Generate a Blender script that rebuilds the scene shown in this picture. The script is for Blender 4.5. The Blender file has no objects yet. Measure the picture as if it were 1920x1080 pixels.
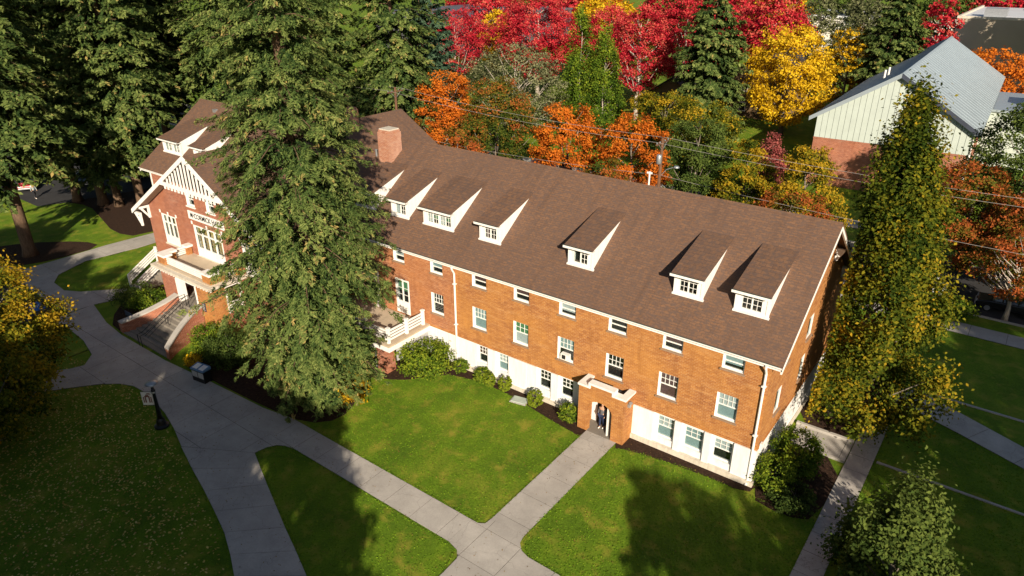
import bpy, math, random
import numpy as np
from mathutils import Vector
R = math.radians
random.seed(7)
sc = bpy.context.scene
col = sc.collection

# ------------------------------------------------------------------ camera, sky, sun, exposure
cam_d = bpy.data.cameras.new('camera'); cam = bpy.data.objects.new('camera', cam_d); col.objects.link(cam)
cam.location = (7.575, -31.486, 25.616)
cam.rotation_euler = (R(90 - 25.1), 0, R(36.78))
cam_d.sensor_width = 36; cam_d.lens = 1321.7 / 1920 * 36
cam_d.clip_start = 0.5; cam_d.clip_end = 3000
sc.camera = cam
sc.render.resolution_x = 1024; sc.render.resolution_y = 576
SUN_EL, SUN_AZ = 23.5, 44.0          # azimuth: from the facade normal (-Y) towards +X
world = bpy.data.worlds.new('World'); sc.world = world; world.use_nodes = True
wn = world.node_tree; wn.nodes.clear()
sky = wn.nodes.new('ShaderNodeTexSky'); sky.sky_type = 'NISHITA'; sky.sun_disc = False
sky.sun_elevation = R(SUN_EL); sky.sun_rotation = R(180 - SUN_AZ)
bg = wn.nodes.new('ShaderNodeBackground'); bg.inputs[1].default_value = 0.05
wo = wn.nodes.new('ShaderNodeOutputWorld')
wn.links.new(sky.outputs[0], bg.inputs[0]); wn.links.new(bg.outputs[0], wo.inputs[0])
sun_d = bpy.data.lights.new('sun', 'SUN'); sun_d.energy = 5.0; sun_d.angle = R(0.5); sun_d.color = (1.0, 0.86, 0.68)
sun = bpy.data.objects.new('sun', sun_d); col.objects.link(sun); sun.location = (40, -60, 60)
sdir = Vector((-math.sin(R(SUN_AZ)) * math.cos(R(SUN_EL)), math.cos(R(SUN_AZ)) * math.cos(R(SUN_EL)), -math.sin(R(SUN_EL))))
sun.rotation_euler = sdir.to_track_quat('-Z', 'Y').to_euler()
sc.view_settings.view_transform = 'Standard'; sc.view_settings.look = 'None'
sc.view_settings.exposure = 0.72; sc.view_settings.gamma = 1.0

# ------------------------------------------------------------------ materials
MATS = {}
class NT:
    def __init__(s, name):
        m = bpy.data.materials.new(name); m.use_nodes = True; s.m = m; s.t = m.node_tree
        s.b = s.t.nodes['Principled BSDF']; s.out = s.t.nodes['Material Output']; MATS[name] = m
    def n(s, typ, **kw):
        nd = s.t.nodes.new(typ)
        for k, v in kw.items(): setattr(nd, k, v)
        return nd
    def l(s, a, b): s.t.links.new(a, b)
    def math(s, op, a, b=None, c=None):
        nd = s.n('ShaderNodeMath', operation=op)
        for i, v in enumerate((a, b, c)):
            if v is None: continue
            if isinstance(v, (int, float)): nd.inputs[i].default_value = v
            else: s.l(v, nd.inputs[i])
        return nd.outputs[0]
    def pos(s):
        g = s.n('ShaderNodeNewGeometry'); return g.outputs['Position']
    def noise(s, vec, scale, detail=4, rough=.55):
        nd = s.n('ShaderNodeTexNoise'); nd.inputs['Scale'].default_value = scale
        nd.inputs['Detail'].default_value = detail; nd.inputs['Roughness'].default_value = rough
        if vec is not None: s.l(vec, nd.inputs['Vector'])
        return nd.outputs['Fac']
    def ramp(s, fac, stops):
        nd = s.n('ShaderNodeValToRGB'); e = nd.color_ramp.elements
        while len(e) < len(stops): e.new(0.5)
        for i, (p, c) in enumerate(stops):
            e[i].position = p; e[i].color = (*c, 1) if len(c) == 3 else c
        s.l(fac, nd.inputs[0]); return nd.outputs[0]
    def mix(s, fac, a, b, blend='MIX'):
        nd = s.n('ShaderNodeMix', data_type='RGBA', blend_type=blend)
        for i, v in ((0, fac), (6, a), (7, b)):
            if isinstance(v, (int, float)): nd.inputs[i].default_value = v
            elif isinstance(v, tuple): nd.inputs[i].default_value = (*v, 1)
            else: s.l(v, nd.inputs[i])
        return nd.outputs[2]
    def bump(s, h, strength=.3, dist=.02):
        nd = s.n('ShaderNodeBump'); nd.inputs['Strength'].default_value = strength; nd.inputs['Distance'].default_value = dist
        s.l(h, nd.inputs['Height']); s.l(nd.outputs[0], s.b.inputs['Normal'])
    def base(s, c, rough=.8, spec=.3, metal=0):
        if isinstance(c, tuple): s.b.inputs['Base Color'].default_value = (*c, 1)
        else: s.l(c, s.b.inputs['Base Color'])
        s.b.inputs['Roughness'].default_value = rough; s.b.inputs['Metallic'].default_value = metal
        s.b.inputs['Specular IOR Level'].default_value = spec
        return s.m

def plain(name, c, rough=.7, var=.12, scale=3., metal=0, spec=.3):
    m = NT(name); p = m.pos(); f = m.noise(p, scale, 5)
    lo = tuple(x * (1 - var) for x in c); hi = tuple(min(1, x * (1 + var)) for x in c)
    return m.base(m.ramp(f, [(.3, lo), (.7, hi)]), rough, spec, metal)

def brick(name, c1, c2, mortar, patch):
    m = NT(name); p = m.pos(); sp = m.n('ShaderNodeSeparateXYZ'); m.l(p, sp.inputs[0])
    u = m.math('ADD', sp.outputs[0], sp.outputs[1]); cb = m.n('ShaderNodeCombineXYZ'); m.l(u, cb.inputs[0]); m.l(sp.outputs[2], cb.inputs[1])
    bt = m.n('ShaderNodeTexBrick'); m.l(cb.outputs[0], bt.inputs['Vector'])
    bt.inputs['Scale'].default_value = 1; bt.inputs['Brick Width'].default_value = .26; bt.inputs['Row Height'].default_value = .092
    bt.inputs['Mortar Size'].default_value = .014; bt.inputs['Mortar Smooth'].default_value = .3; bt.inputs['Bias'].default_value = -.1
    for k, c in (('Color1', c1), ('Color2', c2), ('Mortar', mortar)): bt.inputs[k].default_value = (*c, 1)
    mp = m.n('ShaderNodeMapping'); mp.inputs['Scale'].default_value = (3.8, 10.9, 1); m.l(cb.outputs[0], mp.inputs[0])
    wn_ = m.n('ShaderNodeTexWhiteNoise', noise_dimensions='2D')
    fl = m.n('ShaderNodeVectorMath', operation='FLOOR'); m.l(mp.outputs[0], fl.inputs[0]); m.l(fl.outputs[0], wn_.inputs['Vector'])
    c = m.mix(m.math('MULTIPLY', wn_.outputs['Value'], .55), bt.outputs['Color'], patch[1], 'MIX')
    big = m.noise(cb.outputs[0], .35, 5, .6)
    c = m.mix(m.ramp(big, [(.38, (0, 0, 0)), (.68, (.55, .55, .55))]), c, patch[0], 'MIX')
    mp2 = m.n('ShaderNodeMapping'); mp2.inputs['Scale'].default_value = (1.6, .22, 1); m.l(cb.outputs[0], mp2.inputs[0])
    c = m.mix(m.ramp(m.noise(mp2.outputs[0], 1.3, 6, .7), [(.52, (0, 0, 0)), (.75, (.5, .5, .5))]), c, tuple(x * .62 for x in c2))
    mp3 = m.n('ShaderNodeMapping'); mp3.inputs['Scale'].default_value = (.35, 2.4, 1); m.l(cb.outputs[0], mp3.inputs[0])
    c = m.mix(m.ramp(m.noise(mp3.outputs[0], 1.1, 5, .7), [(.55, (0, 0, 0)), (.8, (.45, .45, .45))]), c, tuple(min(1, x * 1.15) for x in mortar))
    m.bump(bt.outputs['Fac'], -.4, .01)
    return m.base(c, .85, .2)

def shingle(name='shingle'):
    m = NT(name); g = m.n('ShaderNodeNewGeometry'); sp = m.n('ShaderNodeSeparateXYZ'); m.l(g.outputs['Position'], sp.inputs[0])
    sn = m.n('ShaderNodeSeparateXYZ'); m.l(g.outputs['True Normal'], sn.inputs[0])
    side = m.math('GREATER_THAN', m.math('ABSOLUTE', sn.outputs[0]), m.math('ABSOLUTE', sn.outputs[1]))
    u = m.math('ADD', m.math('MULTIPLY', sp.outputs[0], m.math('SUBTRACT', 1, side)), m.math('MULTIPLY', sp.outputs[1], side))
    v = m.math('MULTIPLY', sp.outputs[2], 1.72)
    cb = m.n('ShaderNodeCombineXYZ'); m.l(u, cb.inputs[0]); m.l(v, cb.inputs[1])
    bt = m.n('ShaderNodeTexBrick'); m.l(cb.outputs[0], bt.inputs['Vector']); bt.inputs['Scale'].default_value = 1
    bt.inputs['Brick Width'].default_value = .34; bt.inputs['Row Height'].default_value = .16; bt.inputs['Mortar Size'].default_value = .012
    bt.inputs['Color1'].default_value = (.190, .106, .064, 1); bt.inputs['Color2'].default_value = (.132, .077, .052, 1); bt.inputs['Mortar'].default_value = (.085, .054, .043, 1)
    mp = m.n('ShaderNodeMapping'); mp.inputs['Scale'].default_value = (1.5, 3.1, 1); m.l(cb.outputs[0], mp.inputs[0])
    f1 = m.noise(mp.outputs[0], 1.7, 3, .7)
    c = m.mix(m.ramp(f1, [(.44, (0, 0, 0)), (.58, (.9, .9, .9))]), bt.outputs['Color'], (.110, .074, .060))
    f2 = m.noise(mp.outputs[0], 2.9, 2, .6)
    c = m.mix(m.ramp(f2, [(.50, (0, 0, 0)), (.66, (.6, .6, .6))]), c, (.205, .105, .052))
    f3 = m.noise(g.outputs['Position'], .22, 4)
    c = m.mix(m.ramp(f3, [(.35, (.3, .3, .3)), (.65, (0, 0, 0))]), c, (.102, .068, .054))
    mp2 = m.n('ShaderNodeMapping'); mp2.inputs['Scale'].default_value = (1.1, .10, 1); m.l(cb.outputs[0], mp2.inputs[0])
    c = m.mix(m.ramp(m.noise(mp2.outputs[0], 1.6, 6, .7), [(.50, (0, 0, 0)), (.78, (.45, .45, .45))]), c, (.062, .040, .031))
    c = m.mix(m.ramp(m.noise(g.outputs['Position'], 3.5, 5, .75), [(.66, (0, 0, 0)), (.8, (.5, .5, .5))]), c, (.10, .095, .05))
    m.bump(bt.outputs['Fac'], -.5, .02)
    return m.base(c, .9, .15)

def grass(name, a, b, c):
    m = NT(name); p = m.pos(); f = m.noise(p, .28, 6, .65); f2 = m.noise(p, 9., 4, .7); f3 = m.noise(p, .9, 4, .6)
    cc = m.ramp(f, [(.30, a), (.52, b), (.72, c)])
    cc = m.mix(m.ramp(f2, [(.35, (.62, .62, .62)), (.65, (1, 1, 1))]), (0, 0, 0), cc)
    cc = m.mix(m.ramp(f3, [(.52, (0, 0, 0)), (.72, (.75, .75, .75))]), cc, (c[0] * 1.15, c[1] * .88, c[2] * 1.3))
    sp = m.n('ShaderNodeSeparateXYZ'); m.l(p, sp.inputs[0])
    st = m.math('SINE', m.math('MULTIPLY', m.math('ADD', sp.outputs[0], m.math('MULTIPLY', sp.outputs[1], .25)), 5.2))
    cc = m.mix(m.math('MULTIPLY', m.math('ADD', st, 1), .12), cc, (a[0] * .8, a[1] * .8, a[2] * .8))
    m.bump(m.noise(p, 22., 3, .8), .9, .06)
    return m.base(cc, .9, .15)

def concrete(name, c, stain=.35):
    m = NT(name); p = m.pos(); f = m.noise(p, .55, 6, .65); f2 = m.noise(p, 14, 4, .7)
    oi = m.n('ShaderNodeObjectInfo')
    cc = m.ramp(f, [(.3, tuple(x * (1 - stain) for x in c)), (.7, c)])
    cc = m.mix(m.ramp(f2, [(.3, (.82, .82, .82)), (.7, (1, 1, 1))]), (0, 0, 0), cc)
    cc = m.mix(m.math('MULTIPLY', oi.outputs['Random'], .42), cc, tuple(x * .62 for x in c))
    vo = m.n('ShaderNodeTexVoronoi', feature='DISTANCE_TO_EDGE'); vo.inputs['Scale'].default_value = .42
    wv = m.n('ShaderNodeVectorMath', operation='ADD'); m.l(p, wv.inputs[0]); nz = m.n('ShaderNodeTexNoise'); nz.inputs['Scale'].default_value = 1.4; m.l(p, nz.inputs['Vector']); m.l(nz.outputs['Color'], wv.inputs[1]); m.l(wv.outputs[0], vo.inputs['Vector'])
    cc = m.mix(m.ramp(vo.outputs['Distance'], [(0, (.55, .55, .55)), (.006, (0, 0, 0))]), cc, tuple(x * .35 for x in c))
    cc = m.mix(m.ramp(m.noise(p, 2.6, 5, .7), [(.60, (0, 0, 0)), (.75, (.4, .4, .4))]), cc, tuple(x * .5 for x in c))
    m.bump(f2, .15, .01)
    return m.base(cc, .9, .2)

def leafmat(name, stops, trans=.3, rough=.55):
    m = NT(name); at = m.n('ShaderNodeAttribute', attribute_name='tint')
    c = m.ramp(at.outputs['Fac'], stops); m.base(c, .8, .06)
    tr = m.n('ShaderNodeBsdfTranslucent'); m.l(c, tr.inputs[0]); mx = m.n('ShaderNodeMixShader'); mx.inputs[0].default_value = trans
    m.l(m.b.outputs[0], mx.inputs[1]); m.l(tr.outputs[0], mx.inputs[2]); m.l(mx.outputs[0], m.out.inputs[0])
    return m.m

def glassmat():
    m = NT('window_glass'); tr = m.n('ShaderNodeBsdfTransparent'); tr.inputs[0].default_value = (.85, .9, .9, 1)
    gl = m.n('ShaderNodeBsdfGlossy'); gl.inputs['Roughness'].default_value = .03
    lw = m.n('ShaderNodeLayerWeight'); lw.inputs[0].default_value = .35
    mx = m.n('ShaderNodeMixShader'); m.l(m.math('ADD', m.math('MULTIPLY', m.math('POWER', lw.outputs['Facing'], 3), .45), .05), mx.inputs[0]); m.l(tr.outputs[0], mx.inputs[1]); m.l(gl.outputs[0], mx.inputs[2])
    m.l(mx.outputs[0], m.out.inputs[0]); return m.m

def barkmat(name, c):
    m = NT(name); p = m.pos(); mp = m.n('ShaderNodeMapping'); mp.inputs['Scale'].default_value = (6, 6, 1.2); m.l(p, mp.inputs[0])
    f = m.noise(mp.outputs[0], 1.6, 6, .7); m.bump(f, .8, .05)
    return m.base(m.ramp(f, [(.3, tuple(x * .5 for x in c)), (.7, tuple(x * 1.3 for x in c))]), .9, .1)

BR_MAIN = brick('brick_orange', (.42, .165, .040), (.29, .098, .030), (.47, .29, .14), ((.48, .22, .050), (.17, .050, .022)))
BR_WING = brick('brick_red', (.35, .105, .052), (.24, .072, .042), (.46, .31, .23), ((.38, .14, .065), (.15, .045, .035)))
BR_MID = brick('brick_rust', (.40, .142, .050), (.28, .090, .038), (.48, .32, .20), ((.44, .18, .060), (.17, .052, .028)))
SHINGLE = shingle()
def painted(name, c, dirt, amt=.45, rough=.6):
    m = NT(name); p = m.pos(); mp = m.n('ShaderNodeMapping'); mp.inputs['Scale'].default_value = (2.2, 2.2, .25); m.l(p, mp.inputs[0])
    f = m.noise(mp.outputs[0], 1.7, 6, .7); f2 = m.noise(p, 6, 4, .7)
    cc = m.ramp(m.math('ADD', m.math('MULTIPLY', f, .75), m.math('MULTIPLY', f2, .25)), [(.42, c), (.72, tuple(c[i] * (1 - amt) + dirt[i] * amt for i in range(3)))])
    return m.base(cc, rough, .3)
WHITE = painted('white_paint', (.78, .77, .74), (.42, .38, .31), .35)
CREAM = painted('cream_stone', (.60, .55, .46), (.28, .24, .18), .6, .8)
FOUND = painted('white_foundation', (.74, .74, .74), (.40, .37, .31), .45, .8)
DARK = plain('dark_interior', (.018, .017, .016), .9, .2)
GUTTER = plain('gutter_green', (.035, .055, .05), .5, .2)
GLASS = glassmat()
BLINDS = {'white': plain('blind_white', (.52, .53, .55), .8, .08, 8), 'green': plain('blind_green', (.10, .24, .12), .8, .1, 8),
          'maroon': plain('blind_maroon', (.12, .055, .055), .8, .2, 8), 'tan': plain('blind_tan', (.48, .33, .12), .8, .25, 5), 'blue': plain('blind_grey_blue', (.30, .38, .40), .8, .1, 8)}
SILL = plain('sill_brown', (.26, .17, .11), .8, .15, 5)
CONC = concrete('concrete_path', (.53, .50, .455))
CONC_D = concrete('concrete_joint', (.13, .12, .11))
CONC_S = concrete('concrete_step', (.30, .27, .23))
DECKC = plain('deck_beige', (.46, .38, .28), .85, .1, 2)
GRASS = grass('lawn_grass', (.085, .165, .011), (.155, .268, .014), (.30, .335, .034))
MULCH = NT('bark_mulch'); _p = MULCH.pos(); MULCH.bump(MULCH.noise(_p, 16, 5, .8), 1, .08)
MULCH = MULCH.base(MULCH.ramp(MULCH.noise(_p, 7, 6, .75), [(.3, (.018, .011, .008)), (.6, (.055, .032, .021)), (.75, (.13, .065, .032))]), .95, .1)
ASPH = concrete('asphalt', (.055, .055, .058))
METAL_D = plain('black_metal', (.012, .013, .015), .4, .3, 4, .3, .5)
METAL_G = plain('grey_metal', (.38, .40, .42), .4, .1, 3, .6)
WOODP = barkmat('pole_wood', (.14, .075, .045))
BARK = barkmat('bark_brown', (.13, .085, .055)); BARK_W = barkmat('bark_pale', (.46, .40, .34)); BARK_G = barkmat('bark_grey', (.20, .17, .14))
METROOF = plain('metal_roof', (.33, .39, .43), .38, .05, .4, .25, .5)
SIDING = plain('pale_siding', (.44, .50, .46), .55, .05, .8)
ROOF_NAVY = plain('dark_roof', (.045, .055, .08), .6, .2, .6)
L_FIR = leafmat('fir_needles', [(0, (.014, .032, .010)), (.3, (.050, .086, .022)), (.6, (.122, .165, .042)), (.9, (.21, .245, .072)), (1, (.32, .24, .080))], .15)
L_SPRUCE = leafmat('spruce_needles', [(0, (.020, .048, .030)), (.5, (.055, .105, .062)), (1, (.11, .17, .09))], .15)
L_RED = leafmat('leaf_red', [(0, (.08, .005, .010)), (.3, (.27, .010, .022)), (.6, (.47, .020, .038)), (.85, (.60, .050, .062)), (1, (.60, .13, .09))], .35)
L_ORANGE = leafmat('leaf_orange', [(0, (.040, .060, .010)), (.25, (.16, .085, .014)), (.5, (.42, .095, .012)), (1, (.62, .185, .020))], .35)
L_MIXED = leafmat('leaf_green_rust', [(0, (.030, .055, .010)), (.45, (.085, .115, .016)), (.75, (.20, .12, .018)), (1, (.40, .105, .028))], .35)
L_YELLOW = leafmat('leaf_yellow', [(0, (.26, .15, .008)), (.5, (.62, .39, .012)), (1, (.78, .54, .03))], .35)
L_YGREEN = leafmat('leaf_yellow_green', [(0, (.022, .044, .006)), (.4, (.080, .105, .010)), (.75, (.22, .195, .014)), (1, (.42, .27, .018))], .35)
L_GREEN = leafmat('leaf_green', [(0, (.022, .042, .010)), (.5, (.060, .098, .020)), (1, (.125, .165, .034))], .3)
L_GREY = leafmat('leaf_grey_green', [(0, (.055, .068, .028)), (.5, (.13, .145, .062)), (1, (.25, .25, .13))], .3)
L_BRIGHT = leafmat('leaf_bright_green', [(0, (.030, .062, .008)), (.5, (.085, .150, .014)), (1, (.22, .27, .022))], .3)
L_PINK = leafmat('leaf_pink', [(0, (.20, .04, .04)), (1, (.42, .13, .11))], .35)

# ------------------------------------------------------------------ geometry helpers
class MB:
    def __init__(s): s.v = []; s.f = []; s.m = []
    def add(s, vs, fs, m=0):
        o = len(s.v); s.v += [tuple(map(float, v)) for v in vs]; s.f += [tuple(i + o for i in f) for f in fs]; s.m += [m] * len(fs); return s
    def poly(s, pts, m=0): return s.add(pts, [tuple(range(len(pts)))], m)
    def box(s, x0, x1, y0, y1, z0, z1, m=0):
        return s.add([(x0, y0, z0), (x1, y0, z0), (x1, y1, z0), (x0, y1, z0), (x0, y0, z1), (x1, y0, z1), (x1, y1, z1), (x0, y1, z1)],
                     [(0, 3, 2, 1), (4, 5, 6, 7), (0, 1, 5, 4), (1, 2, 6, 5), (2, 3, 7, 6), (3, 0, 4, 7)], m)
    def prism(s, poly, z0, z1, m=0):
        n = len(poly); a = sum(poly[i][0] * poly[(i + 1) % n][1] - poly[(i + 1) % n][0] * poly[i][1] for i in range(n))
        if a < 0: poly = poly[::-1]
        vs = [(x, y, z0) for x, y in poly] + [(x, y, z1) for x, y in poly]
        fs = [tuple(range(n))[::-1], tuple(range(n, 2 * n))] + [(i, (i + 1) % n, n + (i + 1) % n, n + i) for i in range(n)]
        return s.add(vs, fs, m)
    def extr(s, pts, d, m=0):
        n = len(pts); vs = [tuple(p) for p in pts] + [tuple(p[i] + d[i] for i in range(3)) for p in pts]
        return s.add(vs, [tuple(range(n))[::-1], tuple(range(n, 2 * n))] + [(i, (i + 1) % n, n + (i + 1) % n, n + i) for i in range(n)], m)
    def tube(s, pts, rad, n=6, m=0):
        pts = [Vector(p) for p in pts]; k = len(pts)
        if not isinstance(rad, (list, tuple)): rad = [rad] * k
        vs = []
        for i, p in enumerate(pts):
            d = (pts[min(i + 1, k - 1)] - pts[max(i - 1, 0)]).normalized()
            a = d.orthogonal().normalized() if i == 0 else (a - d * a.dot(d)).normalized()
            b = d.cross(a)
            for j in range(n):
                t = 2 * math.pi * j / n; vs.append(p + (a * math.cos(t) + b * math.sin(t)) * rad[i])
        fs = [(i * n + j, i * n + (j + 1) % n, (i + 1) * n + (j + 1) % n, (i + 1) * n + j) for i in range(k - 1) for j in range(n)]
        fs += [tuple(range(n))[::-1], tuple(range((k - 1) * n, k * n))]
        return s.add(vs, fs, m)
    def lathe(s, prof, c, n=16, m=0):
        vs = [(c[0] + r * math.cos(2 * math.pi * j / n), c[1] + r * math.sin(2 * math.pi * j / n), c[2] + z) for r, z in prof for j in range(n)]
        k = len(prof); fs = [(i * n + j, i * n + (j + 1) % n, (i + 1) * n + (j + 1) % n, (i + 1) * n + j) for i in range(k - 1) for j in range(n)]
        fs += [tuple(range(n))[::-1], tuple(range((k - 1) * n, k * n))]
        return s.add(vs, fs, m)

ORG = {}
def tag(o, label=None, cat=None, group=None, kind=None):
    if label: o['label'] = label
    if cat: o['category'] = cat
    if group: o['group'] = group
    if kind: o['kind'] = kind
    return o
def empty(name, loc, label, cat, group=None, rz=0):
    o = bpy.data.objects.new(name, None); col.objects.link(o); o.location = loc; o.rotation_euler = (0, 0, rz); o.empty_display_size = .3
    ORG[o.name] = Vector((0, 0, 0)); return tag(o, label, cat, group)
def obj(name, mb, mats, parent=None, org=(0, 0, 0), smooth=False, bevel=0):
    """one mesh object; vertices are given in the frame of `org` (the thing's base in that frame)"""
    me = bpy.data.meshes.new(name); ox = Vector(org)
    me.from_pydata([tuple(Vector(v) - ox) for v in mb.v], [], mb.f)
    mats = mats if isinstance(mats, (list, tuple)) else [mats]
    for m in mats: me.materials.append(m)
    if len(mats) > 1: me.polygons.foreach_set('material_index', mb.m)
    if smooth: me.polygons.foreach_set('use_smooth', [True] * len(me.polygons))
    me.update()
    o = bpy.data.objects.new(name, me); col.objects.link(o)
    if parent is not None: o.parent = parent
    if bevel:
        b = o.modifiers.new('bevel', 'BEVEL'); b.width = bevel; b.segments = 2; b.limit_method = 'ANGLE'
    return o
def structure(name, mb, mats): return tag(obj(name, mb, mats), kind='structure')
def smoothpoly(pts, it=2):
    for _ in range(it):
        q = []
        for i in range(len(pts)):
            a, b = pts[i], pts[(i + 1) % len(pts)]
            q += [(a[0] * .75 + b[0] * .25, a[1] * .75 + b[1] * .25), (a[0] * .25 + b[0] * .75, a[1] * .25 + b[1] * .75)]
        pts = q
    return pts
def clip(poly, nx, ny, d):
    out = []
    for i in range(len(poly)):
        a, b = poly[i], poly[(i + 1) % len(poly)]; da = nx * a[0] + ny * a[1] - d; db = nx * b[0] + ny * b[1] - d
        if da <= 0: out.append(a)
        if (da < 0 < db) or (db < 0 < da):
            t = da / (da - db); out.append((a[0] + (b[0] - a[0]) * t, a[1] + (b[1] - a[1]) * t))
    return out
def parea(p): return abs(sum(p[i][0] * p[(i + 1) % len(p)][1] - p[(i + 1) % len(p)][0] * p[i][1] for i in range(len(p)))) / 2

# ------------------------------------------------------------------ ground, roads, paths
ground = structure('ground', MB().poly([(-900, -500, 0), (700, -500, 0), (700, 1200, 0), (-900, 1200, 0)]), GRASS)
def slabs(name, poly, nx, ny, step, gap=.014, off=0., z=.045, cross=None):
    base = structure(name, MB().prism(poly, .002, z - .012), CONC_D)
    def cut(pl, nx, ny, step, off):
        ds = [nx * x + ny * y for x, y in pl]; k = math.floor((min(ds) - off) / step); res = []
        while off + k * step < max(ds):
            q = clip(clip(pl, nx, ny, off + (k + 1) * step - gap), -nx, -ny, -(off + k * step + gap))
            if len(q) > 2 and parea(q) > .05: res.append(q)
            k += 1
        return res
    cells = cut(poly, nx, ny, step, off)
    if cross: cells = [c2 for c in cells for c2 in cut(c, *cross)]
    for i, c in enumerate(cells):
        obj('slab', MB().prism(c, .004, z + random.uniform(-.004, .004)), CONC, base)
    return base
slabs('entrance_path', [(-9.55, -10.3), (-7.55, -10.3), (-7.55, -1.0), (-9.55, -1.0)], 0, 1, 1.95)
slabs('cross_path', [(-24.5, -12.7), (-10.3, -12.72), (-10.3, -10.95), (-24.5, -10.9)], 1, 0, 1.85)
slabs('junction_path', [(-10.29, -10.95), (-9.9, -10.95), (-9.6, -10.75), (-9.55, -10.31), (-7.55, -10.31), (-7.45, -10.75), (-7.1, -11.1), (-6.6, -11.25), (3.4, -11.3), (3.4, -13.3), (-6, -13.4), (-6.6, -14), (-6.7, -19), (-9.5, -19),
      (-9.2, -14.4), (-9.25, -13.3), (-9.6, -12.9), (-10.29, -12.72)], 1, 0, 2.1, off=-9.3, cross=(0, 1, 2.1, -13.1))
wl = [(-27.5, -16.5), (-25.2, -17.2), (-23, -17.8), (-21.2, -18.35), (-19.5, -18.9), (-18, -19.55), (-16.7, -20.2), (-14.6, -21.3), (-12, -23)]
wr = [(-23.6, -14.3), (-22.2, -14.9), (-20.8, -15.5), (-19.1, -16.2), (-17.4, -16.9), (-15.7, -17.55), (-14.1, -18.2), (-12.2, -19.1), (-9.8, -20.5)]
walk = structure('curved_path', MB().prism(wl + wr[::-1], .002, .033), CONC_D)
for i in range(len(wl) - 1):
    t = lambda a, b, k: (a[0] + (b[0] - a[0]) * k, a[1] + (b[1] - a[1]) * k)
    obj('slab', MB().prism([t(wl[i], wl[i + 1], .006), t(wl[i], wl[i + 1], .994), t(wr[i], wr[i + 1], .994), t(wr[i], wr[i + 1], .006)], .004, .045), CONC, walk)
slabs('plaza_paving', [(-50.5, -10.7), (-46.5, -11.6), (-43.5, -11.9), (-37.4, -11.9), (-33, -11.6), (-27, -11.3), (-24.51, -10.9), (-24.51, -12.715), (-22.2, -12.735), (-22.75, -12.85), (-23.2, -13.1), (-23.48, -13.55), (-23.62, -14.3), (-27.5, -16.48), (-29.5, -15.8), (-31.4, -15.3), (-34.2, -14.8),
      (-36, -14.9), (-37.0, -15.3), (-38.0, -16.1), (-39.2, -17.6), (-43.5, -23.5), (-46, -22), (-41.6, -16.4), (-41.3, -15.6), (-42.4, -14.6), (-45, -14.0), (-47.6, -13.8), (-50.3, -14.1)], 1, 0, 2.7, off=-35.2, cross=(0, 1, 2.6, -13.3))
slabs('side_path', [(-66, -12.1), (-63, -11), (-62.9, -8.6), (-63, -3.6), (-62.5, 2), (-59.9, 2), (-59.8, -2.1), (-60.5, -6.8), (-59.2, -9.7), (-57.7, -10.7), (-55.3, -10.9), (-53.9, -10.2), (-51.4, -7.5), (-49.8, -8.6), (-50.51, -10.7), (-50.6, -12.7), (-59.4, -12.5), (-64, -13)], 1, 0, 2.4, cross=(0, 1, 2.4, 0))
slabs('gable_side_path', [(3.6, -14), (4.85, -14), (4.85, 10.49), (3.6, 10.49)], 0, 1, 1.5)
slabs('branch_path', [(3.6, 10.5), (3.95, 13.4), (4.3, 14.6), (4.9, 15.3), (5.8, 15.4), (24, 6.3), (24, 4.1), (11.7, 10.3), (8.4, 11.8), (5.7, 12.9), (5.0, 12.7), (4.75, 12.0), (4.85, 10.5)], .89, -.45, 2.6)
slabs('street_pavement', [(-75, 26.0), (60, 26.0), (60, 28.0), (-75, 28.0)], 1, 0, 2.4)
gp = slabs('gravel_ramp', [(.35, 5.1), (3.55, 5.1), (3.55, 6.95), (.35, 6.95)], 1, 0, 1.6)
structure('kerb_low', MB().box(.3, 3.55, 4.9, 5.06, 0, .14), CONC); structure('kerb_high', MB().box(.3, 3.55, 7.0, 7.2, 0, .2), CONC)
structure('lawn_kerb', MB().box(5.3, 30, 15.45, 15.62, 0, .07), CONC); structure('lawn_edging', MB().box(5.0, 30, 6.0, 6.14, 0, .07), CONC)
structure('street', MB().poly([(-300, 30.2, .006), (300, 30.2, .006), (300, 41, .006), (-300, 41, .006)]), ASPH)
structure('street_kerb', MB().box(-300, 300, 30.0, 30.2, 0, .12), CONC); structure('far_kerb', MB().box(-300, 300, 41, 41.2, 0, .12), CONC)
slabs('far_pavement', [(-90, 45.5), (60, 45.5), (60, 48), (-90, 48)], 1, 0, 3)
structure('parking_bay', MB().poly([(-59.4, -12.75, .006), (-54, -19, .006), (-80, -34, .006), (-88, -24, .006), (-66, -13.3, .006)][::-1]).poly([(-59.3, -12.6, .008), (-50.75, -12.85, .008), (-50.4, -14.3, .008), (-54, -19, .008)][::-1]), ASPH)
structure('car_park', MB().poly([(-130, -2.5, .006), (-81.5, -2.5, .006), (-79, 3, .006), (-76, 20, .006), (-130, 26, .006)]), ASPH)
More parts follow.
